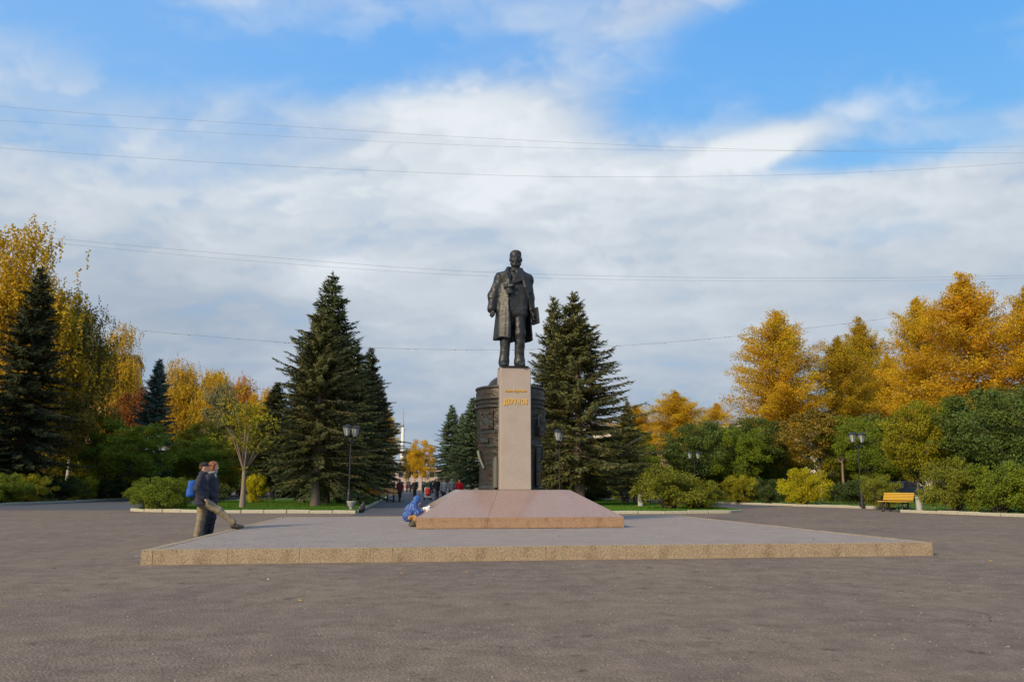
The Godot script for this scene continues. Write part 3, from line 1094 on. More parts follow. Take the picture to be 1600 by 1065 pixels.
	lap.box(v.call(0.20, 1.27, 0.125), Vector3(0.045, 0.14, 0.014), 0.012, Basis(Vector3(0, 0, 1), 0.2) * Basis(Vector3(0, 1, 0), 0.5))
	lap.chain([v.call(-0.11, 1.22, 0.19), v.call(-0.05, 1.235, 0.20), v.call(-0.02, 1.22, 0.18)], [0.018, 0.022, 0.016])
	# scarf folds crossing the chest
	for i in 5:
		var x := -0.04 + i * 0.036
		lap.chain([v.call(x * 0.5 + 0.09, 1.52 - i * 0.012, 0.075 + i * 0.004), v.call(x * 0.9 + 0.03, 1.40 - i * 0.01, 0.142), v.call(x * 0.9 - 0.03, 1.26 + i * 0.012, 0.150)], [0.016, 0.017, 0.010])
	lap.cap(v.call(-0.02, 1.50, 0.085), v.call(0.03, 1.49, 0.09), 0.032)
	var cdist := func(p: Vector3) -> float:
		var y := p.y
		var t := clampf((1.45 - y) / 1.0, 0.0, 1.0)
		var ang := atan2(p.x, p.z)
		var wave := (sin(ang * 11.0 + y * 2.0) * 0.6 + sin(ang * 7.0 - y * 3.0 + 1.0) * 0.5) * 0.05 * t
		var rx := (0.205 + 0.098 * t + 0.012 * sin(t * PI)) * (1.0 + wave)
		var rz := (0.135 + 0.075 * t) * (1.0 + wave)
		var cx := -0.005
		var l := Vector2((p.x - cx) / rx, p.z / rz).length()
		var gl := Vector2((p.x - cx) / (rx * rx), p.z / (rz * rz)).length()
		var d := l * (l - 1.0) / maxf(gl, 1e-4) if l > 0.05 else -0.12
		var sh := absf(d + 0.014) - 0.015
		sh = maxf(sh, maxf(0.435 + 0.012 * sin(ang * 5.0) - y, y - 1.43))
		if p.z > -0.03:
			var xl := -0.075 - 0.02 * sin((1.46 - y) * 5.0) - 0.02 * t
			var xr := lerpf(0.085, 0.29, smoothstep(0.0, 0.75, t))
			sh = maxf(sh, minf(p.x - xl, xr - p.x))
		var a := cf.d(p)
		a += fold.get_noise_3d(p.x * 9.0, p.y * 7.0 + p.x * 6.0, p.z * 8.0) * 0.009
		var h := maxf(0.05 - absf(sh - a), 0.0) / 0.05
		var u := minf(sh, a) - h * h * 0.0125
		var b := lap.d(p)
		h = maxf(0.015 - absf(u - b), 0.0) / 0.015
		return minf(u, b) - h * h * 0.00375
	var cm := MB.new()
	nets(cm, cdist, Vector3(-0.46, 0.41, -0.27), Vector3(0.38, 1.62, 0.27), 0.0115, one)
	put("coat", cm.done(), mats.bronze, o)
	var bk := MB.new()
	bk.box(Vector3(0.312, 0.80, 0.06), Vector3(0.035, 0.25, 0.17), 0.008, Basis(Vector3(0, 0, 1), 0.10) * Basis(Vector3(0, 1, 0), 0.5))
	put("folder", bk.done(), mats.bronze, o)
	var pl := MB.new()
	pl.box(Vector3(-0.02, 0.003, 0.02), Vector3(0.42, 0.016, 0.40), 0.004)
	put("foot_plate", pl.done(), mats.bronze, o)

# ------------------------------------------------------------------ plants

func conifer(seed_: int, H: float, R: float, o := {}) -> Array:   # [crown mesh, wood mesh]
	var r := RandomNumberGenerator.new()
	r.seed = seed_
	var lv := Leaves.new()
	var wood := MB.new()
	var base: float = o.get("base", 0.1)
	var dy: float = o.get("dy", 0.26)
	var pw: float = o.get("pow", 0.8)
	var droop: float = o.get("droop", 0.18)
	var lowp: float = o.get("low", -0.25)
	var topp: float = o.get("top", 0.6)
	var step: float = o.get("step", 0.1)
	var size: float = o.get("size", 0.26)
	var wid: float = o.get("wid", 0.05)
	var gap: float = o.get("gap", 0.0)
	var tuft: int = o.get("tuft", 0)
	var belly: float = o.get("belly", 0.0)
	var nb: int = o.get("nb", 7)
	var tr: float = o.get("trunk", 0.17)
	var lobe := noise(FastNoiseLite.TYPE_SIMPLEX_SMOOTH, 1.0, 2, seed_)
	var pts := []
	var rad := []
	for i in 9:
		var t := i / 8.0
		pts.append(Vector3(sin(t * 3.0 + seed_) * 0.08 * t, t * H * 0.985, cos(t * 2.3 + seed_) * 0.08 * t))
		rad.append(lerpf(tr, 0.02, pow(t, 0.8)) * (1.25 if i == 0 else 1.0))
	wood.tube(pts, rad, 9)
	var y := H * base
	while y < H * 0.985:
		var t := y / H
		var tt := (t - base) / (1.0 - base)
		var env := pow(1.0 - tt, pw)
		if belly > 0.0: env = env * (1.0 - belly) + belly * sin(clampf(tt * 1.05 + 0.02, 0, 1) * PI) * 1.05
		if tt < 0.1: env *= lerpf(0.7, 1.0, tt / 0.1)
		var L0 := R * env + 0.12
		var n := nb if tt < 0.8 else nb - 2
		for b in n:
			if r.randf() < gap: continue
			var a := TAU * (b + r.randf_range(-0.4, 0.4)) / n + y * 2.4
			var yy := y + r.randf_range(-0.9, 0.9) * dy
			var L := L0 * r.randf_range(0.66, 1.12) * (1.0 + 0.34 * lobe.get_noise_3d(cos(a) * 1.3, y * 0.55, sin(a) * 1.3))
			if r.randf() < 0.08: L *= 1.25
			var pit := lerpf(lowp, topp, tt) + r.randf_range(-0.28, 0.28)
			var out := Vector3(cos(a), 0, sin(a))
			var side := Vector3(-sin(a), 0, cos(a))
			var dr := droop * L * (1.0 - tt * 0.7)
			var org := Vector3(sin(t * 3.0 + seed_) * 0.08 * t, yy, cos(t * 2.3 + seed_) * 0.08 * t)
			var dir := out * cos(pit) + Vector3.UP * sin(pit)
			var tone := r.randf_range(0.72, 1.0)
			var warm := r.randf()
			var green := r.randf_range(0.84, 1.0)
			if L > 0.7:
				var bp := []
				for i in 5:
					var s := i / 4.0
					bp.append(org + dir * (L * s * 0.93) + Vector3(0, -dr * s * (1.6 - 0.9 * s), 0))
				wood.tube(bp, [0.035, 0.028, 0.02, 0.013, 0.006], 4, false)
			var s := 0.12 if tuft == 0 else 0.15
			while s < 1.0:
				var p := org + dir * (L * s) + Vector3(0, -dr * s * (1.6 - 0.9 * s), 0)
				var tl := minf(size * (0.55 + 0.9 * (1.0 - s)), 0.25 * L + 0.10) * r.randf_range(0.7, 1.25)
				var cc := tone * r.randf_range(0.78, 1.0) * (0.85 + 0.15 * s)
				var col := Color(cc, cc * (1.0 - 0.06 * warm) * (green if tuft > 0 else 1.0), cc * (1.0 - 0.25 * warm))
				if tuft == 0:
					for k in [-1.0, 1.0]:
						var d: Vector3 = (side * k * r.randf_range(0.6, 1.0) + dir * r.randf_range(0.35, 0.8) + Vector3(0, r.randf_range(-0.9, 0.15), 0)).normalized()
						var wv: Vector3 = (Vector3.UP * r.randf_range(-0.8, 0.8) + dir * -k).cross(d).normalized() * wid * r.randf_range(0.7, 1.2)
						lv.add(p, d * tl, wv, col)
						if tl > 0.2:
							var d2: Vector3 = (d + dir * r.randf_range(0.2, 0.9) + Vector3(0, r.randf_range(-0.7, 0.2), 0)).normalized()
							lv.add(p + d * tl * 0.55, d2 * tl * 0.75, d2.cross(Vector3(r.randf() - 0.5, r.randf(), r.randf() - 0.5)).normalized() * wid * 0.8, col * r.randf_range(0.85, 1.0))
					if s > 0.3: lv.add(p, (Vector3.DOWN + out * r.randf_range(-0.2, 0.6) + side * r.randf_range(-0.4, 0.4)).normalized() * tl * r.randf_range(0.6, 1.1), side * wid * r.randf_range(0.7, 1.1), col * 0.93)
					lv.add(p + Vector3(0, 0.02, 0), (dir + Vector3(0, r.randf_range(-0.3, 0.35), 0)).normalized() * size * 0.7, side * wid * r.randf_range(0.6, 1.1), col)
				else:
					for k in tuft:
						var spread := 0.06 + 0.28 * minf(1.0, L / 1.5) * (1.0 - s * 0.6)
						var q := p + side * r.randfn(0.0, spread) + Vector3(0, r.randfn(-0.04, spread * 0.85), 0) + out * r.randfn(0.0, 0.1)
						var d := Vector3(r.randf() - 0.5, r.randf() - 0.6, r.randf() - 0.5).normalized()
						var w := d.cross(Vector3(r.randf() - 0.5, r.randf() - 0.5, r.randf() - 0.5)).normalized()
						var e := r.randf_range(0.88, 1.0)
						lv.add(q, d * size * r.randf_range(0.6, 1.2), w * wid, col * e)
				s += step / L * r.randf_range(0.8, 1.2)
		y += dy * r.randf_range(0.8, 1.2) * lerpf(1.0, 0.6, tt)
	return [lv.done(), wood.done()]

func rand_dir(r: RandomNumberGenerator) -> Vector3:
	return Vector3(r.randfn(), r.randfn(), r.randfn()).normalized()

func leafy(seed_: int, H: float, R: float, o := {}) -> Array:   # broadleaf tree or shrub: clumps of leaves on limbs
	var r := RandomNumberGenerator.new()
	r.seed = seed_
	var lv := Leaves.new()
	var wood := MB.new()
	var bot: float = o.get("bottom", 0.25)
	var clumps: int = o.get("clumps", 70)
	var per: int = o.get("per", 150)
	var cs: float = o.get("clump", 0.6)
	var size: float = o.get("size", 0.13)
	var strand: float = o.get("strand", 0.0)
	var tr: float = o.get("trunk", 0.11)
	var stems: int = o.get("stems", 1)
	var spike: float = o.get("spike", 0.0)
	var cy := H * (bot + 1.0) * 0.5
	var ry := H * (1.0 - bot) * 0.5
	var lumps := []
	for i in 6: lumps.append([rand_dir(r), r.randf_range(0.75, 1.15)])
	var lean := Vector3(r.randfn(0, 0.12), 0, r.randfn(0, 0.12))
	var tops := []
	if stems == 1:
		var pts := []
		var rad := []
		for i in 7:
			var t := i / 6.0
			pts.append(lean * t * t * H * 0.3 + Vector3(sin(t * 4.0 + seed_) * 0.05, t * H * 0.86, cos(t * 3.0 + seed_) * 0.05) * Vector3(t, 1, t))
			rad.append(lerpf(tr, 0.018, t) * (1.3 if i == 0 else 1.0))
		wood.tube(pts, rad, 9)
		tops = pts
	else:
		tops = [Vector3.ZERO, Vector3(0, H * 0.15, 0)]
	for c in clumps:
		var d := rand_dir(r)
		d.y = d.y * 0.9 + 0.12
		d = d.normalized()
		var env := 1.0
		for l in lumps: env += maxf(0.0, d.dot(l[0]) - 0.6) * (l[1] - 0.92) * 2.0
		var rr := pow(r.randf(), 0.42) * env
		var p := Vector3(d.x * R * rr, cy + d.y * ry * rr, d.z * R * rr)
		if spike > 0.0: 
			var ty := (p.y - H * bot) / (H * (1.0 - bot))
			var kx := lerpf(1.0, 0.35, clampf(ty, 0, 1) * spike)
			p.x *= kx; p.z *= kx
		p += lean * p.y * 0.3
		var from: Vector3 = tops[clampi(int((p.y / H - 0.25) * 5.0), int(bot * 6.5) + 1, tops.size() - 1)] if stems == 1 else Vector3(r.randfn(0, 0.12), 0.0, r.randfn(0, 0.12))
		if c % 2 == 0 or stems > 1:
			var mid := from.lerp(p, 0.5) + Vector3(0, from.distance_to(p) * 0.12, 0)
			var th := tr * 0.33 if stems == 1 else 0.02
			wood.tube([from, mid, p], [th, th * 0.6, 0.006], 5, false)
		var tone := r.randf_range(0.7, 1.0)
		var hue := r.randf()
		var csz := cs * r.randf_range(0.6, 1.25)
		if strand > 0.0:
			var ns := int(per / 16.0)
			for k in ns:
				var q := p + Vector3(r.randfn(0, csz), r.randfn(0, csz * 0.5), r.randfn(0, csz))
				var ln := strand * r.randf_range(0.4, 1.3)
				var sw := Vector3(r.randfn(0, 0.12), -1, r.randfn(0, 0.12)).normalized()
				var m := 16
				for j in m:
					var g := q + sw * ln * j / m + Vector3(r.randfn(0, 0.05), 0, r.randfn(0, 0.05))
					var e := tone * r.randf_range(0.85, 1.0)
					var dd := rand_dir(r)
					dd.y -= 0.4
					lv.add(g, dd * size, dd.cross(rand_dir(r)).normalized() * size * 0.36, Color(e, e * (0.92 + 0.08 * hue), e * (0.6 + 0.4 * hue)))
		else:
			for k in per:
				var u := rand_dir(r) * pow(r.randf(), 0.4)
				var q := p + Vector3(u.x, u.y * 0.62, u.z) * csz
				if q.y < 0.06: q.y = 0.06 + r.randf() * 0.3
				var dd := (rand_dir(r) + u * 0.6 + Vector3(0, -0.15, 0)).normalized()
				var nn := (rand_dir(r) + Vector3(0, 0.9, 0) + u * 0.6).normalized()
				var e := tone * r.randf_range(0.82, 1.0)
				lv.add(q, dd * size * r.randf_range(0.7, 1.2), dd.cross(nn).normalized() * size * 0.36, Color(e, e * (0.9 + 0.1 * hue), e * (0.6 + 0.4 * hue)))
	return [lv.done(), wood.done()]

func plant(called: String, label: String, cat: String, mesh: Array, at: Vector3, turn: float, sc: Vector3, leaf: Material, wood: Material, group := "") -> Node3D:
	var o := thing(called, label, cat, at, turn, group)
	o.scale = sc
	put("trunk" if cat == "tree" else "stems", mesh[1], wood, o)
	put("crown" if cat == "tree" else "foliage", mesh[0], leaf, o)
	return o

func trees() -> void:
	var spr := []
	for i in 3: spr.append(conifer(100 + i, 12.0, 2.9, {"base": 0.11 + 0.03 * i, "dy": 0.27, "nb": 8, "step": 0.058, "size": 0.26, "wid": 0.036, "droop": 0.2, "pow": 0.92, "gap": 0.04}))
	var fro := conifer(131, 12.0, 2.9, {"base": 0.17, "dy": 0.28, "nb": 8, "step": 0.058, "size": 0.27, "wid": 0.036, "droop": 0.16, "low": -0.2, "top": 0.7, "pow": 0.66, "gap": 0.12, "trunk": 0.19})
	var opn := []
	for i in 2: opn.append(conifer(120 + i, 12.0, 3.3, {"base": 0.13, "dy": 0.3, "nb": 8, "step": 0.055, "size": 0.30, "wid": 0.034, "droop": 0.14, "low": -0.12, "top": 0.75, "gap": 0.14, "pow": 0.98, "trunk": 0.2}))
	var lar := []
	for i in 3: lar.append(conifer(140 + i, 15.0, 3.3, {"base": 0.2, "dy": 0.25, "nb": 6, "step": 0.085, "size": 0.14, "wid": 0.033, "droop": 0.04, "low": 0.08, "top": 0.9, "gap": 0.27, "pow": 0.52, "tuft": 12, "trunk": 0.19, "belly": 0.6}))
	var bir := []
	for i in 2: bir.append(leafy(160 + i, 18.0, 3.6, {"bottom": 0.22, "clumps": 230, "per": 200, "clump": 0.75, "size": 0.17, "strand": 1.5, "trunk": 0.19, "spike": 0.75}))
	var lef := []
	for i in 3: lef.append(leafy(180 + i, 6.4, 2.6, {"bottom": 0.2, "clumps": 90, "per": 240, "clump": 0.62, "size": 0.13, "trunk": 0.10}))
	var tall := leafy(185, 6.8, 2.3, {"bottom": 0.36, "clumps": 70, "per": 170, "clump": 0.58, "size": 0.15, "trunk": 0.13})
	var thin := leafy(190, 6.0, 1.5, {"bottom": 0.3, "clumps": 46, "per": 42, "clump": 0.5, "size": 0.13, "trunk": 0.125})
	# leaf colours (real, linear)
	var g1 := leafmat("spruce", lin(0.11, 0.145, 0.062), 0.18)
	var g2 := leafmat("spruce_dark", lin(0.056, 0.070, 0.030), 0.12)
	var g3 := leafmat("spruce_blue", lin(0.11, 0.18, 0.155), 0.12)
	var g4 := leafmat("spruce_far", lin(0.14, 0.21, 0.11), 0.2)
	var g5 := leafmat("spruce_olive", lin(0.155, 0.165, 0.06), 0.2)
	var y1 := leafmat("larch_gold", lin(0.95, 0.71, 0.04), 1.0)
	var y2 := leafmat("larch_amber", lin(0.95, 0.66, 0.04), 1.0)
	var y3 := leafmat("larch_green", lin(0.64, 0.50, 0.03), 0.9)
	var b1 := leafmat("birch_gold", lin(0.68, 0.47, 0.04), 0.8)
	var b2 := leafmat("birch_olive", lin(0.26, 0.22, 0.045), 0.5)
	var b3 := leafmat("willow", lin(0.25, 0.24, 0.12), 0.3)
	var l1 := leafmat("leaf_green", lin(0.21, 0.29, 0.028), 0.8)
	var l2 := leafmat("leaf_dark", lin(0.115, 0.175, 0.042), 0.6)
	var l3 := leafmat("leaf_lime", lin(0.31, 0.30, 0.02), 0.7)
	var l4 := leafmat("leaf_rust", lin(0.30, 0.11, 0.03), 0.35)
	var l5 := leafmat("leaf_brown", lin(0.26, 0.20, 0.035), 0.6)
	var l6 := leafmat("leaf_yellow", lin(0.75, 0.48, 0.025), 0.8)
	var l7 := leafmat("leaf_orange", lin(0.70, 0.29, 0.025), 0.7)
	var bk: Material = mats.bark
	var wb: Material = mats.birch_bark
	var pb: Material = mats.pale_bark
	var fam := {"spruce": [spr, 12.0, 2.9], "open": [opn, 12.0, 3.3], "front": [[fro], 12.0, 2.9], "larch": [lar, 15.0, 3.3], "birch": [bir, 18.0, 3.6], "leafy": [lef, 6.4, 2.6], "tall": [[tall], 6.8, 2.3]}
	# family, variant, x, z, height, radius, leaf, wood, name, label, group
	var rows := [
		["birch", 0, -30.6, -66, 22.0, 4.3, b1, wb, "birch_tree", "tall golden weeping birch rising behind the dark spruce at far left"],
		["spruce", 0, -27.6, -60, 17.1, 3.8, g2, bk, "spruce_tree", "very dark tall spruce before the golden birch at far left"],
		["spruce", 1, -28.6, -57, 8.6, 2.3, g2, bk, "spruce_tree", "short dark spruce cut by the left edge of the photo"],
		["birch", 1, -28.6, -71, 17.0, 3.2, b2, wb, "birch_tree", "sparse dusky olive birch just right of the tall dark spruce"],
		["leafy", 1, -28.4, -66, 9.0, 3.0, l5, bk, "brownish_tree", "brownish leafy tree under the olive birch at left"],
		["birch", 0, -33.6, -95, 19.6, 3.0, b1, wb, "birch_tree", "slim golden birch beside the orange brick building"],
		["leafy", 0, -28.7, -85, 10.8, 2.3, l4, bk, "maple_tree", "rust red tree left of the blue spruce"],
		["spruce", 2, -23.3, -75, 12.8, 2.6, g3, bk, "blue_spruce", "small blue green spruce standing alone among yellow birches"],
		["birch", 1, -30.5, -110, 17.6, 3.6, b1, wb, "birch_tree", "yellow birch right behind the blue spruce"],
		["birch", 0, -26.5, -112, 16.6, 3.4, b1, wb, "birch_tree", "yellow birch between the blue spruce and the grey willow"],
		["leafy", 2, -20.9, -90, 12.6, 2.6, b3, bk, "willow_tree", "dull grey green willow left of the thin young tree"],
		["birch", 1, -22.0, -106, 15.0, 2.6, l7, wb, "birch_tree", "orange topped birch behind the thin young tree"],
		["leafy", 0, -17.6, -98, 12.4, 3.0, l6, bk, "yellow_tree", "bright yellow leafy tree left of the big spruce group"],
		["leafy", 1, -14.6, -74, 7.4, 2.4, l3, bk, "lime_tree", "yellow green leafy tree touching the big spruce group on its left"],
		["birch", 0, -24.0, -100, 15.0, 3.0, b1, wb, "birch_tree", "low golden birch directly right of the blue spruce tip"],
		["leafy", 2, -12.6, -102, 11.6, 2.6, l7, bk, "orange_tree", "orange leafy tree peeping over the lime tree at the spruce group"],
		["leafy", 0, -16.2, -84, 9.6, 2.4, l6, bk, "yellow_tree", "golden yellow tree between the willow and the lime tree"],
		["leafy", 1, -20.6, -80, 7.6, 2.2, l3, bk, "lime_tree", "lime green tree right of the blue spruce above the dark shrubs"],
		["leafy", 2, -26.0, -72, 7.4, 2.7, l1, bk, "green_tree", "green leafy tree below the slim golden birch"],
		["leafy", 0, -22.2, -68, 6.0, 2.9, l1, bk, "green_tree", "broad green leafy tree beneath the blue spruce"],
		["leafy", 1, -18.4, -72, 5.4, 2.8, l1, bk, "green_tree", "dark green leafy tree beneath the yellow birches"],
		["front", 0, -4.75, -41.2, 10.2, 2.7, g5, pb, "spruce_tree", "olive spruce with bare lower trunk, front of the left group"],
		["spruce", 0, -4.85, -47, 13.8, 3.5, g1, bk, "spruce_tree", "tallest spruce of the left group, its thin tip highest"],
		["spruce", 2, -6.5, -50, 9.4, 2.7, g1, bk, "spruce_tree", "lower spruce on the left flank of the spruce group"],
		["spruce", 0, -4.2, -58, 11.8, 3.5, g1, bk, "spruce_tree", "dark spruce behind the tallest one of the left group"],
		["spruce", 1, -3.7, -69, 13.0, 3.2, g2, bk, "spruce_tree", "dark spruce overhanging the benches of the alley"],
		["spruce", 2, -3.4, -85, 12.1, 3.1, g2, bk, "spruce_tree", "farthest dark spruce on the left side of the alley"],
		["spruce", 2, -10.0, -60, 8.8, 2.6, g2, bk, "spruce_tree", "low dark spruce seen behind the lime tree"],
		["larch", 0, -3.7, -118, 12.6, 2.1, y1, bk, "larch_tree", "golden larch peeking out behind the left alley spruces"],
		["leafy", 1, 2.6, -170, 11.4, 3.2, l6, bk, "yellow_tree", "yellow leafy tree at the far end of the alley"],
		["leafy", 2, -0.2, -178, 9.8, 2.2, l5, bk, "bare_tree", "thin brownish tree left of the yellow one at the alley end"],
		["spruce", 0, 6.6, -130, 14.5, 3.9, g4, bk, "spruce_tree", "large green spruce on the right of the alley, its tip clear"],
		["spruce", 1, 7.2, -112, 11.2, 3.0, g4, bk, "spruce_tree", "middle spruce of the row right of the alley"],
		["spruce", 2, 7.3, -95, 11.9, 3.1, g4, bk, "spruce_tree", "spruce of the right alley row half hidden by the bronze drum"],
		["spruce", 0, 7.6, -78, 11.0, 2.9, g1, bk, "spruce_tree", "spruce of the right alley row behind the bronze drum"],
		["open", 0, 8.95, -41.5, 11.6, 4.4, g5, pb, "spruce_tree", "big open spruce with a bare low limb right of the statue"],
		["open", 1, 9.35, -50, 13.6, 3.1, g5, bk, "spruce_tree", "spruce tip close beside the statue's coat on the right"],
		["open", 0, 14.6, -52, 6.8, 2.3, g5, bk, "spruce_tree", "low wide spruce right of the big open spruce"],
		["larch", 1, 33.2, -95, 13.0, 4.6, y1, bk, "larch_tree", "broad golden larch right of the open spruce"],
		["larch", 2, 26.4, -90, 10.6, 3.0, y2, bk, "larch_tree", "amber larch seen low beside the open spruce"],
		["larch", 0, 42.6, -105, 12.6, 3.4, y2, bk, "larch_tree", "small amber larch between the broad golden and the tall one"],
		["larch", 0, 30.8, -62, 15.9, 3.7, y1, bk, "larch_tree", "tall golden larch above the bright yellow green bush"],
		["larch", 1, 37.4, -64, 14.2, 3.0, y3, bk, "larch_tree", "greenish larch right of the tall golden one"],
		["larch", 2, 43.4, -70, 17.4, 2.9, y3, bk, "larch_tree", "slim olive gold larch behind the greenish one"],
		["larch", 1, 42.6, -65, 13.0, 1.9, y2, bk, "larch_tree", "thin half bare larch left of the twin golden larches"],
		["larch", 0, 41.3, -58, 16.4, 3.2, y1, bk, "larch_tree", "left one of the twin tall golden larches"],
		["larch", 2, 40.8, -52, 16.9, 3.7, y2, bk, "larch_tree", "right and highest of the twin tall golden larches"],
		["larch", 1, 44.3, -50, 15.6, 2.9, y1, bk, "larch_tree", "golden larch cut by the right edge of the photo"],
		["leafy", 0, 21.8, -58, 5.9, 2.8, l2, bk, "green_tree", "dark green leafy tree before the broad golden larch"],
		["leafy", 1, 24.4, -56, 5.6, 2.3, l1, bk, "green_tree", "mid green leafy tree left of the bright yellow green bush"],
		["leafy", 2, 26.6, -59, 6.6, 2.7, l2, bk, "green_tree", "dark leafy tree right behind the bright yellow green bush"],
		["tall", 0, 29.7, -54.5, 7.0, 2.5, l5, pb, "brownish_tree", "brownish green tree with a pale bare trunk beyond the lawn"],
		["tall", 0, 31.2, -54.0, 6.4, 2.0, l1, pb, "green_tree", "green tree with whitewashed trunk left of the double lamp"],
		["leafy", 1, 31.0, -50, 5.8, 2.0, l1, bk, "green_tree", "green tree close behind the double lamp"],
		["leafy", 0, 31.2, -45.5, 6.1, 1.9, l3, bk, "green_tree", "green tree behind the yellow bench"],
		["leafy", 1, 33.4, -46, 6.9, 2.3, l1, bk, "green_tree", "fresh green tree above the long hedge"],
		["leafy", 2, 34.0, -41.5, 6.9, 3.1, l2, bk, "green_tree", "largest dark green tree at the right edge behind the hedge"],
		["leafy", 0, 31.0, -37.0, 6.0, 2.6, l2, bk, "green_tree", "dark green tree over the right end of the hedge"],
		["leafy", 1, 18.2, -64, 4.6, 2.5, l1, bk, "green_tree", "low green tree beyond the right lawn"],
	]
	var r := RandomNumberGenerator.new()
	r.seed = 404
	for q in rows:
		var fm: Array = fam[q[0]]
		var wide: float = q[5] / fm[2] * {"front": 1.18, "spruce": 1.22, "open": 1.1, "larch": 1.3, "birch": 1.12, "leafy": 1.0, "tall": 1.0}[q[0]]
		var sc := Vector3(wide, q[4] / fm[1], wide)
		var tree := plant(q[8], q[9], "tree", fm[0][q[1]], Vector3(q[2], 0.06, q[3]), r.randf() * TAU, sc, q[6], q[7])
		if q[9].begins_with("big open"):   # the long bare limb that points up to the right
			tree.rotation.y = 0.4
			var lb := MB.new()
			lb.tube([Vector3(0, 2.6, 0), Vector3(0.55, 2.75, 0.3), Vector3(1.4, 3.15, 0.7), Vector3(2.1, 3.75, 1.0), Vector3(2.5, 4.2, 1.15)], [0.075, 0.06, 0.05, 0.035, 0.02], 7)
			lb.tube([Vector3(0, 2.8, 0), Vector3(0.7, 3.15, 0.4), Vector3(1.3, 3.3, 0.7)], [0.05, 0.035, 0.02], 6)
			put("bare_limb", lb.done(), q[7], tree)
	plant("young_tree", "thin young tree with few leaves on the left lawn", "tree", thin, Vector3(-7.75, 0.06, -38.6), 0.6, Vector3(1.0, 1.0, 1.0), l3, pb)
	# the park goes on behind: rows whose single trees the picture hardly shows
	var back := [[-36, -72, 9, l2], [-40, -86, 11, l2], [-33, -78, 9, l5], [-44, -100, 13, l5], [-12, -86, 6, l1], [-16, -112, 10, l1], [-10, -120, 10, l5], [-8.5, -76, 7, l2], [-9, -98, 9, l2],
		[14, -80, 7.5, l1], [18, -92, 8, l2], [22, -78, 7, l1], [13, -104, 9, l3], [24, -110, 9, l2], [29, -74, 7, l2], [34, -78, 7.5, l2], [38, -80, 8, l1], [46, -78, 8, l2], [45, -62, 7.5, l2], [39, -48, 7, l2], [42, -42, 7.5, l2], [38, -36, 7, l1], [37, -58, 7, l2], [52, -70, 8.5, l5], [50, -56, 8, l2],
		[-46, -66, 12, l2], [-40, -58, 10, l2], [-50, -80, 13, l5], [-20, -82, 6, l1], [-24, -92, 7, l5], [11, -66, 6, l2], [12.5, -72, 6, l1], [-6.5, -66, 6, l2], [-7.5, -88, 7, l2], [33, -42, 6.5, l2], [27, -66, 6.5, l2]]
	for i in back.size():
		var b: Array = back[i]
		plant("park_tree", "green leafy tree in the dense rows deep in the park", "tree", lef[i % 3], Vector3(b[0], 0.05, b[1]), r.randf() * TAU, Vector3(1, 1, 1) * (b[2] / 6.4), b[3], bk, "trees deep in the park behind the others")

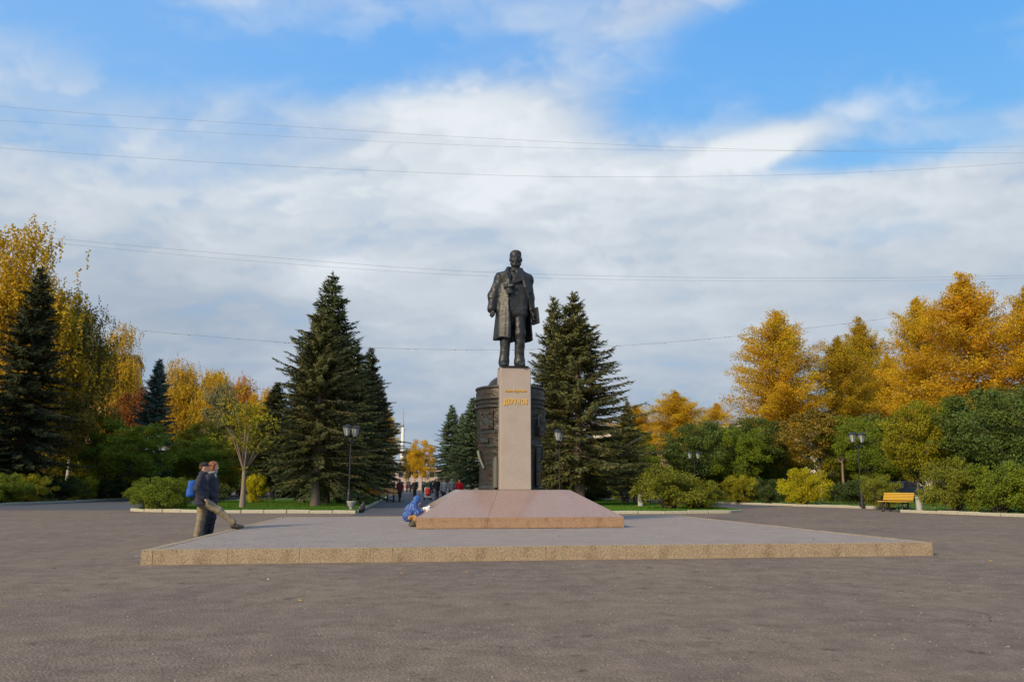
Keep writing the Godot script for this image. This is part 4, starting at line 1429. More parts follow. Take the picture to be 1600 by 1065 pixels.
func bushes() -> void:
	var bus := []
	for i in 3: bus.append(leafy(210 + i, 1.65, 1.45, {"bottom": 0.02, "clumps": 66, "per": 210, "clump": 0.36, "size": 0.075, "stems": 6}))
	var green := leafmat("bush_green", lin(0.19, 0.26, 0.025), 0.7)
	var dark := leafmat("bush_dark", lin(0.075, 0.115, 0.03), 0.25)
	var mid := leafmat("bush_mid", lin(0.22, 0.25, 0.028), 0.7)
	var lime := leafmat("bush_lime", lin(0.56, 0.52, 0.018), 0.8)
	var olive := leafmat("bush_olive", lin(0.34, 0.33, 0.022), 0.7)
	var amber := leafmat("bush_amber", lin(0.42, 0.30, 0.022), 0.7)
	var rows := [
		[0, -26.0, -50.6, 1.75, 1.7, green, "green bush at the left edge beneath the dark spruce"],
		[1, -25.7, -54.0, 1.8, 1.8, green, "green bush with yellow tips second from the left edge"],
		[2, -25.6, -57.5, 1.9, 1.6, olive, "yellowish bush under the tall dark spruce"],
		[0, -25.6, -63.0, 1.7, 1.7, dark, "dark low bush along the left kerb"],
		[1, -25.6, -66.5, 1.8, 1.2, green, "small green bush between two dark ones on the left"],
		[2, -25.7, -70.5, 1.6, 1.9, dark, "dark bush at the far end of the left kerb"],
		[1, -10.7, -37.4, 1.42, 1.25, green, "round green bush on the left lawn behind the two visitors"],
		[0, -12.0, -38.6, 1.3, 1.0, green, "smaller green bush at the rounded corner of the left lawn"],
		[2, -9.3, -50.0, 1.8, 0.75, lime, "narrow yellow bush beside the thin young tree"],
		[0, -12.6, -52.0, 1.2, 1.6, dark, "dark low bush far back on the left lawn"],
		[0, 11.4, -34.1, 1.82, 1.62, mid, "large round green bush on the right lawn"],
		[1, 12.9, -33.9, 1.25, 0.95, mid, "low shoulder of bush at the right end of the right lawn"],
		[2, 20.7, -48.0, 1.75, 1.3, olive, "yellow green bush left of the brightest one"],
		[1, 22.0, -47.0, 1.5, 1.0, dark, "dark bush squeezed between the two yellow green ones"],
		[1, 22.9, -44.0, 2.05, 1.42, lime, "bright yellow green bush by the kerb, the brightest of all"],
		[2, 22.5, -35.6, 1.6, 0.95, mid, "upright bush left of the yellow bench"],
		[0, 22.6, -30.6, 2.05, 1.35, mid, "clipped green bush right beside the yellow bench"],
		[1, 23.3, -29.0, 1.95, 1.4, green, "green hedge bush second from the yellow bench"],
		[2, 23.9, -27.2, 1.8, 1.4, green, "green hedge bush third from the yellow bench"],
		[0, 24.2, -25.4, 2.25, 1.3, amber, "amber tipped bush at the right edge"],
		[1, 25.6, -30.0, 2.1, 1.5, dark, "dark bush behind the long hedge"],
		[1, 12.4, -54.0, 1.45, 1.5, dark, "dark bush behind the sloping granite on the right"],
		[2, 16.5, -60.0, 1.6, 1.8, green, "green bush behind the small yellow bench"],
		[0, 14.2, -66.0, 1.7, 2.0, green, "light green hedge bush beyond the right lawn"],
		[1, 19.2, -66.5, 1.7, 1.9, green, "green hedge bush right of the small yellow bench"],
		[0, 9.8, -60.0, 1.4, 1.3, olive, "pale yellow bush behind the spruce trunk right of the statue"],
		[2, 26.5, -52.5, 1.3, 1.9, dark, "dark low bush behind the bright yellow green one"],
		[0, 29.6, -50.5, 1.35, 2.0, dark, "dark low hedge under the pale trunks on the right"],
		[1, 27.2, -44.5, 1.35, 1.9, dark, "dark low bush on the lawn behind the double lamp"],
	]
	var back := [[-4, -64, 1.2], [-6, -78, 1.5], [-9, -82, 2], [-12.4, -80, 2.2], [-11, -92, 2.4], [-5, -100, 2.2], [-8, -106, 2.4], [-15, -100, 2.4], [-19, -96, 2.6], [-23, -104, 2.8], [-27, -78, 2.4], [-30, -74, 2.4], [-33, -72, 2.2], [-37, -70, 2.4], [-29, -86, 2.4], [-34, -84, 2.6], [-40, -78, 2.6], [-45, -74, 2.6],
		[10, -72, 1.6], [13.5, -78, 1.9], [17, -80, 2.2], [21, -84, 2.4], [25, -84, 2.4], [30, -82, 2.4], [35, -84, 2.4], [40, -82, 2.6], [33, -64, 2.2], [38, -60, 2.2], [45, -70, 2.5], [42, -52, 2.2], [28, -62, 2.0], [37, -46, 2.0], [-28, -95, 2.6], [-26, -88, 2.4], [-31, -100, 3.0], [-22, -88, 2.2], [-17, -92, 2.4], [41, -40, 2.2], [24, -64, 1.9]]
	for i in back.size():
		var b: Array = back[i]
		plant("undergrowth_bush", "tall green shrub in the undergrowth deep in the park", "bush", bus[i % 3], Vector3(b[0], 0.05, b[1]), i * 1.7, Vector3.ONE * b[2], [green, dark, olive][i % 3], mats.bark, "tall shrubs deep in the park")
	var r := RandomNumberGenerator.new()
	r.seed = 808
	for q in rows:
		plant("bush", q[6], "bush", bus[q[0]], Vector3(q[1], 0.07, q[2]), r.randf() * TAU, Vector3(q[4] / 1.45, q[3] / 1.65, q[4] / 1.45), q[5], mats.bark)

# ------------------------------------------------------------------ far buildings

func block(called: String, label: String, cat: String, at: Vector3, size: Vector3, turn: float, wall: Material, roof: Material, cols: int, floors: int, wsize: Vector2) -> Node3D:
	var o := thing(called, label, cat, at, turn)
	var mb := MB.new()
	mb.box(Vector3(0, size.y / 2, 0), size)
	put("wall", mb.done(), wall, o)
	var rf := MB.new()
	rf.box(Vector3(0, size.y + 0.25, 0), Vector3(size.x + 0.6, 0.5, size.z + 0.6))
	put("roof", rf.done(), roof, o)
	var fr := MB.new()
	fr.box(Vector3(0, 0, 0), Vector3(wsize.x + 0.2, wsize.y + 0.2, 0.12))
	var fm := fr.done()
	var gl := MB.new()
	gl.box(Vector3(0, 0, 0.05), Vector3(wsize.x, wsize.y, 0.1))
	var gm := gl.done()
	var ff: Material = mats.white_concrete
	for k in floors:
		for i in cols:
			var p := Vector3((i + 0.5) / cols * size.x - size.x / 2, (k + 0.55) / floors * size.y, size.z / 2 + 0.02)
			var w := put("window", fm, ff, o, Transform3D(Basis(), p))
			put("pane", gm, mats.window, w)
	return o

func buildings() -> void:
	var brick := stone(tex(noise(FastNoiseLite.TYPE_SIMPLEX, 0.08, 4, 301), [0.0, lin(0.42, 0.22, 0.12), 1.0, lin(0.58, 0.34, 0.20)]), 0.3, 0.9)
	var cream := mat(lin(0.60, 0.54, 0.45), 0.9)
	var rose := mat(lin(0.46, 0.36, 0.32), 0.9)
	var roof := mat(lin(0.16, 0.15, 0.15), 0.8)
	var red := mat(lin(0.22, 0.11, 0.08), 0.8)
	block("apartment_building", "orange brick apartment block rising behind the birches at left", "building", Vector3(-61, 0, -155), Vector3(18, 24.5, 14), 0.25, brick, roof, 6, 8, Vector2(1.5, 1.5))
	block("apartment_building", "pale apartment house glimpsed through the trees on the right", "building", Vector3(56, 0, -104), Vector3(66, 9.5, 12), -0.35, cream, roof, 16, 3, Vector2(1.5, 1.6))
	block("hall_building", "rose coloured hall with a dark red roof closing the alley", "building", Vector3(2.0, 0, -262), Vector3(22, 6.4, 12), 0.0, rose, red, 9, 2, Vector2(1.3, 1.8))
	block("kiosk", "small pink kiosk glimpsed behind the double lamp", "kiosk", Vector3(41.3, 0, -71), Vector3(4.0, 2.6, 3.0), -0.5, mat(lin(0.62, 0.48, 0.44), 0.8), roof, 2, 1, Vector2(1.1, 1.0))
	var o := thing("white_spire", "slender white tower with a thin mast far down the alley", "tower", Vector3(-3.0, 0, -300))
	var mb := MB.new()
	mb.lathe([Vector2(0.9, 0), Vector2(0.72, 15), Vector2(0.58, 23.0), Vector2(0.0, 23.2)], 16)
	put("shaft", mb.done(), mat(lin(0.75, 0.75, 0.70), 0.6), o)
	var ms := MB.new()
	ms.tube([Vector3(0, 23, 0), Vector3(0, 26, 0), Vector3(0, 31, 0)], [0.28, 0.2, 0.06], 8)
	ms.tube([Vector3(-1.6, 22.3, 0), Vector3(1.6, 22.3, 0)], [0.08, 0.08], 6)
	put("mast", ms.done(), mat(lin(0.35, 0.36, 0.38), 0.6), o)
	var wv := MB.new()
	for s in [-1.0, 1.0]:
		wv.tube([Vector3(0, 29.2, 0), Vector3(s * 1.3, 28.7, 0), Vector3(s * 2.3, 27.7, 0)], [0.12, 0.08, 0.03], 6)
	put("arms", wv.done(), mat(lin(0.5, 0.51, 0.53), 0.6), o)

# ------------------------------------------------------------------ street furniture

func lamp(label: String, at: Vector3, turn: float, heads: int, h: float) -> void:
	var o := thing("street_lamp", label, "street lamp", at, turn, "park lamps round the square")
	var m: Material = mats.black_metal
	var mb := MB.new()
	mb.lathe([Vector2(0.13, 0), Vector2(0.13, 0.2), Vector2(0.09, 0.26), Vector2(0.075, 0.7), Vector2(0.05, 0.8), Vector2(0.036, 0.95), Vector2(0.03, h - 0.72), Vector2(0.06, h - 0.70), Vector2(0.06, h - 0.64), Vector2(0.0, h - 0.62)], 14)
	put("post", mb.done(), m, o)
	var span := 0.34 if heads == 2 else 0.0
	if heads == 2:
		var ar := MB.new()
		ar.tube([Vector3(-span, h - 0.52, 0), Vector3(-span * 0.9, h - 0.68, 0), Vector3(0, h - 0.80, 0), Vector3(span * 0.9, h - 0.68, 0), Vector3(span, h - 0.52, 0)], [0.025, 0.028, 0.03, 0.028, 0.025], 8)
		put("arm", ar.done(), m, o)
	for k in heads:
		var x := -span + k * span * 2 if heads == 2 else 0.0
		var y := h - 0.52 if heads == 2 else h - 0.66
		var ln := MB.new()
		ln.lathe([Vector2(0.05, y - 0.05), Vector2(0.10, y + 0.02), Vector2(0.10, y + 0.05), Vector2(0.0, y + 0.055)], 6, Vector3(x, 0, 0))
		ln.lathe([Vector2(0.235, y + 0.43), Vector2(0.235, y + 0.46), Vector2(0.12, y + 0.53), Vector2(0.03, y + 0.56), Vector2(0.0, y + 0.60)], 6, Vector3(x, 0, 0))
		for s in 6:
			var a := TAU * s / 6.0
			ln.tube([Vector3(x + cos(a) * 0.095, y + 0.05, sin(a) * 0.095), Vector3(x + cos(a) * 0.205, y + 0.44, sin(a) * 0.205)], [0.009, 0.009], 4)
		var lm := put("lantern", ln.done(), m, o)
		var gl := MB.new()
		gl.lathe([Vector2(0.09, y + 0.06), Vector2(0.198, y + 0.43)], 6, Vector3(x, 0, 0))
		put("glass", gl.done(), mats.lamp_glass, lm)
		var bu := MB.new()
		bu.tube([Vector3(x, y + 0.06, 0), Vector3(x, y + 0.32, 0)], [0.035, 0.045], 8)
		put("bulb", bu.done(), mats.lamp_tube, lm)

func bench(label: String, at: Vector3, turn: float, len: float, paint: Material, backs: int, group := "") -> void:
	var o := thing("park_bench", label, "bench", at, turn, group)
	if backs == 2: o.scale.y = 1.2
	for s in [-1.0, 1.0]:
		var mb := MB.new()
		var x: float = s * (len / 2 - 0.28)
		mb.tube([Vector3(x, 0.04, 0.26), Vector3(x, 0.22, 0.20), Vector3(x, 0.40, 0.24)], [0.045, 0.035, 0.04], 8)
		mb.tube([Vector3(x, 0.04, -0.24), Vector3(x, 0.24, -0.16), Vector3(x, 0.41, -0.16), Vector3(x, 0.80, -0.32)], [0.045, 0.035, 0.035, 0.025], 8)
		mb.tube([Vector3(x, 0.40, 0.24), Vector3(x, 0.405, -0.16)], [0.03, 0.03], 8)
		mb.tube([Vector3(x, 0.22, 0.20), Vector3(x, 0.16, 0.02), Vector3(x, 0.24, -0.16)], [0.025, 0.025, 0.025], 8)
		mb.box(Vector3(x, 0.02, 0.28), Vector3(0.10, 0.04, 0.16), 0.01)
		mb.box(Vector3(x, 0.02, -0.26), Vector3(0.10, 0.04, 0.16), 0.01)
		put("leg", mb.done(), mats.black_metal, o)
	for i in 4:
		var sl := MB.new()
		sl.box(Vector3(0, 0.445, 0.21 - i * 0.115), Vector3(len, 0.035, 0.098), 0.008)
		put("seat_slat", sl.done(), paint, o)
	for i in backs:
		var t := (i + 0.5) / backs
		var sl := MB.new()
		sl.box(Vector3(0, 0.50 + t * 0.33, -0.165 - t * 0.13), Vector3(len, 0.33 / backs * 0.84, 0.032), 0.008, Basis(Vector3(1, 0, 0), -0.38))
		put("back_slat", sl.done(), paint, o)

func bin_box(label: String, at: Vector3, turn: float, h: float) -> void:
	var o := thing("litter_bin", label, "litter bin", at, turn)
	o.scale = Vector3(0.6, 0.95, 0.6)
	var mb := MB.new()
	var f := MB.new()
	mb.lathe([Vector2(0.0, 0.10), Vector2(0.20, 0.0), Vector2(0.215, 0.06), Vector2(0.215, h - 0.10), Vector2(0.245, h - 0.08), Vector2(0.245, h), Vector2(0.20, h), Vector2(0.19, h - 0.2), Vector2(0.0, h - 0.2)], 20)
	put("shell", mb.done(), mats.white_concrete, o)
	f.lathe([Vector2(0.19, h - 0.18), Vector2(0.0, h - 0.17)], 16)
	put("liner", f.done(), mats.black_metal, o)

func car(label: String, at: Vector3, turn: float, paint: Color) -> void:
	var o := thing("parked_car", label, "car", at, turn, "cars parked beyond the trees")
	var side := [Vector2(-2.1, 0.35), Vector2(-2.15, 0.62), Vector2(-2.05, 0.82), Vector2(-1.1, 0.92), Vector2(-0.45, 1.40), Vector2(0.75, 1.43), Vector2(1.5, 0.98), Vector2(2.05, 0.93), Vector2(2.12, 0.6), Vector2(2.05, 0.32)]
	var widths := [0.78, 0.84, 0.84, 0.84, 0.62, 0.62, 0.83, 0.82, 0.82, 0.78]
	var mb := MB.new()
	for i in side.size():
		var j := (i + 1) % side.size()
		mb.face([Vector3(side[i].x, side[i].y, -widths[i]), Vector3(side[j].x, side[j].y, -widths[j]), Vector3(side[j].x, side[j].y, widths[j]), Vector3(side[i].x, side[i].y, widths[i])], Vector3(0, 0.7, 0))
	for s in [-1.0, 1.0]:
		mb.face([Vector3(-2.1, 0.35, s * 0.78), Vector3(-2.15, 0.62, s * 0.84), Vector3(-2.05, 0.82, s * 0.84), Vector3(-1.1, 0.92, s * 0.84), Vector3(1.5, 0.98, s * 0.83), Vector3(2.05, 0.93, s * 0.82), Vector3(2.12, 0.6, s * 0.82), Vector3(2.05, 0.32, s * 0.78)], Vector3(0, 0.6, 0))
		mb.face([Vector3(-1.1, 0.92, s * 0.84), Vector3(-0.45, 1.40, s * 0.62), Vector3(0.75, 1.43, s * 0.62), Vector3(1.5, 0.98, s * 0.83)], Vector3(0, 1.0, 0))
	var pm := mat(paint, 0.3)
	pm.clearcoat_enabled = true
	put("body", mb.done(), pm, o)
	var gl := MB.new()
	for s in [-1.0, 1.0]:
		gl.face([Vector3(-0.95, 0.965, s * 0.832), Vector3(-0.42, 1.35, s * 0.655), Vector3(0.1, 1.36, s * 0.655), Vector3(0.1, 0.965, s * 0.838)], Vector3(0, 1.1, 0))
		gl.face([Vector3(0.18, 0.965, s * 0.838), Vector3(0.18, 1.36, s * 0.655), Vector3(0.72, 1.36, s * 0.655), Vector3(1.3, 1.0, s * 0.835)], Vector3(0, 1.1, 0))
	gl.face([Vector3(-1.05, 0.965, -0.72), Vector3(-0.5, 1.38, -0.56), Vector3(-0.5, 1.38, 0.56), Vector3(-1.05, 0.965, 0.72)], Vector3(0.2, 0.9, 0))
	put("windows", gl.done(), mats.window, o)
	for x in [-1.35, 1.3]:
		for s in [-1.0, 1.0]:
			var w := MB.new()
			w.tube([Vector3(x, 0.31, s * 0.64), Vector3(x, 0.31, s * 0.85)], [0.31, 0.31], 16)
			var wn := put("wheel", w.done(), mats.black_metal, o)
			var rm := MB.new()
			rm.tube([Vector3(x, 0.31, s * 0.84), Vector3(x, 0.31, s * 0.862)], [0.19, 0.17], 12)
			put("rim", rm.done(), mats.lamp_bulb, wn)
	for s in [-1.0, 1.0]:
		var hl := MB.new()
		hl.box(Vector3(-2.12, 0.70, s * 0.6), Vector3(0.08, 0.14, 0.3), 0.02)
		put("headlight", hl.done(), mats.lamp_bulb, o)

func furniture() -> void:
	lamp("black park lamp with two lanterns one behind the other before the left spruces", Vector3(-2.75, 0.07, -37.0), 1.05, 2, 3.8)
	lamp("black park lamp with two lanterns close beside the bronze drum", Vector3(6.95, 0.0, -36.5), 1.25, 2, 3.7)
	lamp("black park lamp with two lanterns between the trees right of the lawn", Vector3(22.9, 0.07, -38.0), 0.35, 2, 3.75)
	lamp("distant park lamp among the dark green trees on the right", Vector3(20.4, 0.07, -55.0), 0.2, 2, 3.5)
	bench("yellow slatted bench with black legs by the hedge on the right", Vector3(21.55, 0.0, -33.1), -1.2, 1.5, mats.yellow_paint, 5)
	bench("orange bench on the left of the alley, nearer to the spruce trunks", Vector3(-2.4, 0.0, -58.6), 0.15, 1.0, mats.orange_wood, 2, "orange benches on the left of the alley")
	bench("orange bench on the left of the alley, next to the red clad seller", Vector3(-1.36, 0.0, -58.45), 0.15, 1.0, mats.orange_wood, 2, "orange benches on the left of the alley")
	bench("small yellow bench seen far behind the right lawn", Vector3(18.4, 0.0, -67.0), 0.3, 1.7, mats.yellow_paint, 5)
	bench("dark bench turned away on the right lawn by the large round bush", Vector3(12.9, 0.06, -45.5), 1.9, 1.7, mats.black_metal, 4)
	bin_box("pale concrete litter bin beside the large round bush", Vector3(11.5, 0.07, -38.8), 0.0, 0.74)
	bin_box("pale concrete litter bin between the yellow bench and the hedge", Vector3(21.75, 0.05, -31.75), 0.0, 0.66)
	bin_box("pale concrete litter bin beside the far small yellow bench", Vector3(19.9, 0.03, -67.0), 0.0, 0.7)
	var u := thing("flower_urn", "white concrete flower urn at the corner of the left lawn", "urn", Vector3(-2.45, 0.08, -34.7))
	u.scale = Vector3.ONE * 0.68
	var a := MB.new()
	a.lathe([Vector2(0.0, 0.0), Vector2(0.26, 0.0), Vector2(0.25, 0.06), Vector2(0.14, 0.12), Vector2(0.10, 0.2), Vector2(0.0, 0.2)], 4, Vector3.ZERO)
	put("foot", a.done(), mats.white_concrete, u)
	var b := MB.new()
	b.lathe([Vector2(0.0, 0.19), Vector2(0.15, 0.19), Vector2(0.30, 0.52), Vector2(0.32, 0.54), Vector2(0.32, 0.60), Vector2(0.27, 0.60), Vector2(0.25, 0.5), Vector2(0.0, 0.5)], 4, Vector3.ZERO)
	var bo := put("bowl", b.done(), mats.white_concrete, u)
	bo.rotation.y = 0.4
	var s := MB.new()
	s.lathe([Vector2(0.25, 0.53), Vector2(0.0, 0.55)], 4)
	var so := put("soil", s.done(), mats.bark, u)
	so.rotation.y = 0.4
	var bag := Field.new()
	bag.k = 0.06
	bag.ell(Vector3(0, 0.15, 0), Vector3(0.17, 0.16, 0.13))
	bag.ell(Vector3(0.08, 0.30, 0.0), Vector3(0.10, 0.10, 0.08))
	bag.cap(Vector3(0.08, 0.35, 0), Vector3(0.10, 0.44, 0), 0.03, 0.045)
	var bo2 := put("rubbish_sack", body_mesh([[bag, 0.025]], 0.025), mats.black_metal, null, Transform3D(Basis(), Vector3(-2.02, 0.02, -34.4)))
	tag(bo2, "dark rubbish sack on the ground beside the white flower urn", "sack")
	car("blue white parked car behind the trunks right of the yellow green bush", Vector3(36.6, 0.1, -68.5), 0.9, lin(0.32, 0.42, 0.62))
	car("dark blue parked car seen between the yellow bench and the trees", Vector3(37.2, 0.1, -56.5), 0.5, lin(0.05, 0.08, 0.20))
	car("blue parked car at the far end of the left path", Vector3(-25.6, 0.05, -80.0), 1.2, lin(0.12, 0.22, 0.50))

func wires() -> void:
	# tram and light wires span the sky above the square: [points x y, depth, radius, birds or knots]
	var sets := [
		["upper wire of the highest pair above the statue", [[-60.0, 18.2], [-35.0, 15.2], [-19.2, 13.66], [-13.5, 13.25], [-5.44, 13.14], [3.29, 13.1], [12.77, 13.26], [23.18, 13.73], [31.7, 14.25], [60.0, 16.6]], -25.5, 0.0037],
		["lower wire of the highest pair above the statue", [[-60.0, 14.2], [-18.72, 12.61], [-13.19, 12.54], [-5.31, 12.52], [3.22, 12.6], [12.52, 12.98], [22.77, 13.77], [31.2, 14.61], [60.0, 18.0]], -25.0, 0.0032],
		["single wire crossing the clouds midway above the statue", [[-60.0, 13.6], [-18.22, 11.6], [-12.82, 11.4], [-5.14, 11.27], [3.16, 11.34], [7.58, 11.53], [14.62, 12.03], [22.22, 12.86], [30.5, 13.94], [60.0, 18.4]], -24.5, 0.004],
		["upper wire of the lower pair passing behind the statue", [[-45, 13.6], [-17.36, 11.6], [-6.89, 10.99], [3.22, 10.63], [16.62, 10.82], [30.05, 11.42], [60, 13.4]], -34.0, 0.0055],
		["lower wire of the lower pair passing behind the statue", [[-45, 13.6], [-17.85, 11.7], [-7.08, 11.04], [3.31, 10.72], [17.1, 10.95], [30.91, 11.59], [60, 13.8]], -35.0, 0.005],
	]
	for q in sets: wire(q[0], q[1], q[2], q[3])
	wire("lowest far cable with knots along it behind the trees", [[-54, 19.9], [-34.2, 18.5], [-17.6, 17.4], [-4.8, 16.85], [10.8, 16.95], [24.0, 17.7], [39.4, 19.3], [60.8, 22.3], [79.2, 25.6], [100, 29.8]], -90.0, 0.017)

func wire(label: String, pts: Array, z: float, rad: float) -> void:
	var cv := Curve3D.new()
	for i in pts.size():
		var p := Vector3(pts[i][0], pts[i][1], z)
		var a: Array = pts[maxi(i - 1, 0)]
		var b: Array = pts[mini(i + 1, pts.size() - 1)]
		var t := Vector3(b[0] - a[0], b[1] - a[1], 0)
		var l: float = t.length()
		var dl: float = p.x - a[0]
		var dr: float = b[0] - p.x
		t /= maxf(l, 0.01)
		cv.add_point(p, -t * dl / 3.0, t * dr / 3.0)
	var q := []
	var r := []
	var n := 90
	for i in n + 1:
		q.append(cv.sample_baked(cv.get_baked_length() * i / n, true))
		r.append(rad)
	var mb := MB.new()
	mb.tube(q, r, 5)
	if z < -80:
		var rr := RandomNumberGenerator.new()
		rr.seed = 5
		for i in 60:
			var p := cv.sample_baked(cv.get_baked_length() * (0.12 + 0.8 * rr.randf()), true)
			mb.ball(p - Vector3(0, 0.03, 0), Vector3(0.10, 0.05, 0.05), 4)
	var o := put("overhead_wire", mb.done(), mats.wire)
	tag(o, label, "wire", "overhead wires across the square")

# ------------------------------------------------------------------ people

func dressed(called: String, label: String, at: Vector3, turn: float, parts: Array, h: float) -> Node3D:
	# parts: [name, [fields], material]; the first is the whole body
	var o := thing(called, label, "person", at, turn)
	for p in parts: put(p[0], body_mesh(p[1], h, 0.02 if p[0] in ["jacket", "trousers", "jeans"] else 0.0), p[2], o)
	return o

func V(x: float, y: float, z: float) -> Vector3:
	return Vector3(x, y, z)

func head_field(c: Vector3, skin: Color, nod := 0.0, s := 1.0) -> Field:   # faces +x
	var f := Field.new()
	f.k = 0.02 * s
	f.col = skin
	var b := Basis(Vector3(0, 0, 1), nod)
	f.ell(c + b * V(-0.01, 0.03, 0) * s, V(0.100, 0.095, 0.078) * s, b)
	f.ell(c + b * V(0.02, -0.04, 0) * s, V(0.075, 0.082, 0.062) * s, b)
	f.cap(c + b * V(0.092, 0.0, 0) * s, c + b * V(0.112, -0.035, 0) * s, 0.010 * s, 0.014 * s)
	f.cap(c + b * V(0.066, -0.105, 0) * s, c + b * V(0.07, -0.10, 0) * s, 0.024 * s)
	f.cap(c + b * V(0.082, 0.022, -0.03) * s, c + b * V(0.082, 0.022, 0.03) * s, 0.012 * s)
	f.cap(c + b * V(0.085, -0.066, -0.015) * s, c + b * V(0.085, -0.066, 0.015) * s, 0.008 * s)
	for k in [-1.0, 1.0]:
		var e := f.ell(c + b * V(0.088, 0.0, 0.03 * k) * s, V(0.014, 0.010, 0.016) * s, b, 0.006)
		e.sub = true
		f.ell(c + b * V(-0.01, -0.01, 0.078 * k) * s, V(0.02, 0.03, 0.012) * s, b)
	f.cap(c + V(-0.015, -0.05, 0) * s, c + V(-0.03, -0.15, 0) * s, 0.052 * s, 0.056 * s)
	return f

func hand_into(f: Field, w: Vector3, dir: Vector3, side: Vector3, s := 1.0) -> void:   # palm, four bent fingers, thumb
	var n := dir.cross(side).normalized()
	f.cap(w, w + dir * 0.05 * s, 0.03 * s, 0.034 * s, 0.01)
	for i in 4:
		var o := side * (0.030 - i * 0.020) * s
		var l: float = [0.9, 1.0, 0.95, 0.75][i] * s
		f.chain([w + dir * 0.075 * s + o, w + dir * (0.075 + 0.035 * l) * s + o + n * 0.006 * s, w + dir * (0.075 + 0.058 * l) * s + o + n * 0.026 * s], [0.0095 * s, 0.0088 * s, 0.008 * s])
	f.chain([w + dir * 0.02 * s + side * 0.03 * s, w + dir * 0.05 * s + side * 0.055 * s + n * 0.012 * s, w + dir * 0.075 * s + side * 0.05 * s + n * 0.03 * s], [0.012 * s, 0.0105 * s, 0.009 * s])

const MAN := Vector3(-4.42, 0.0, -17.6)

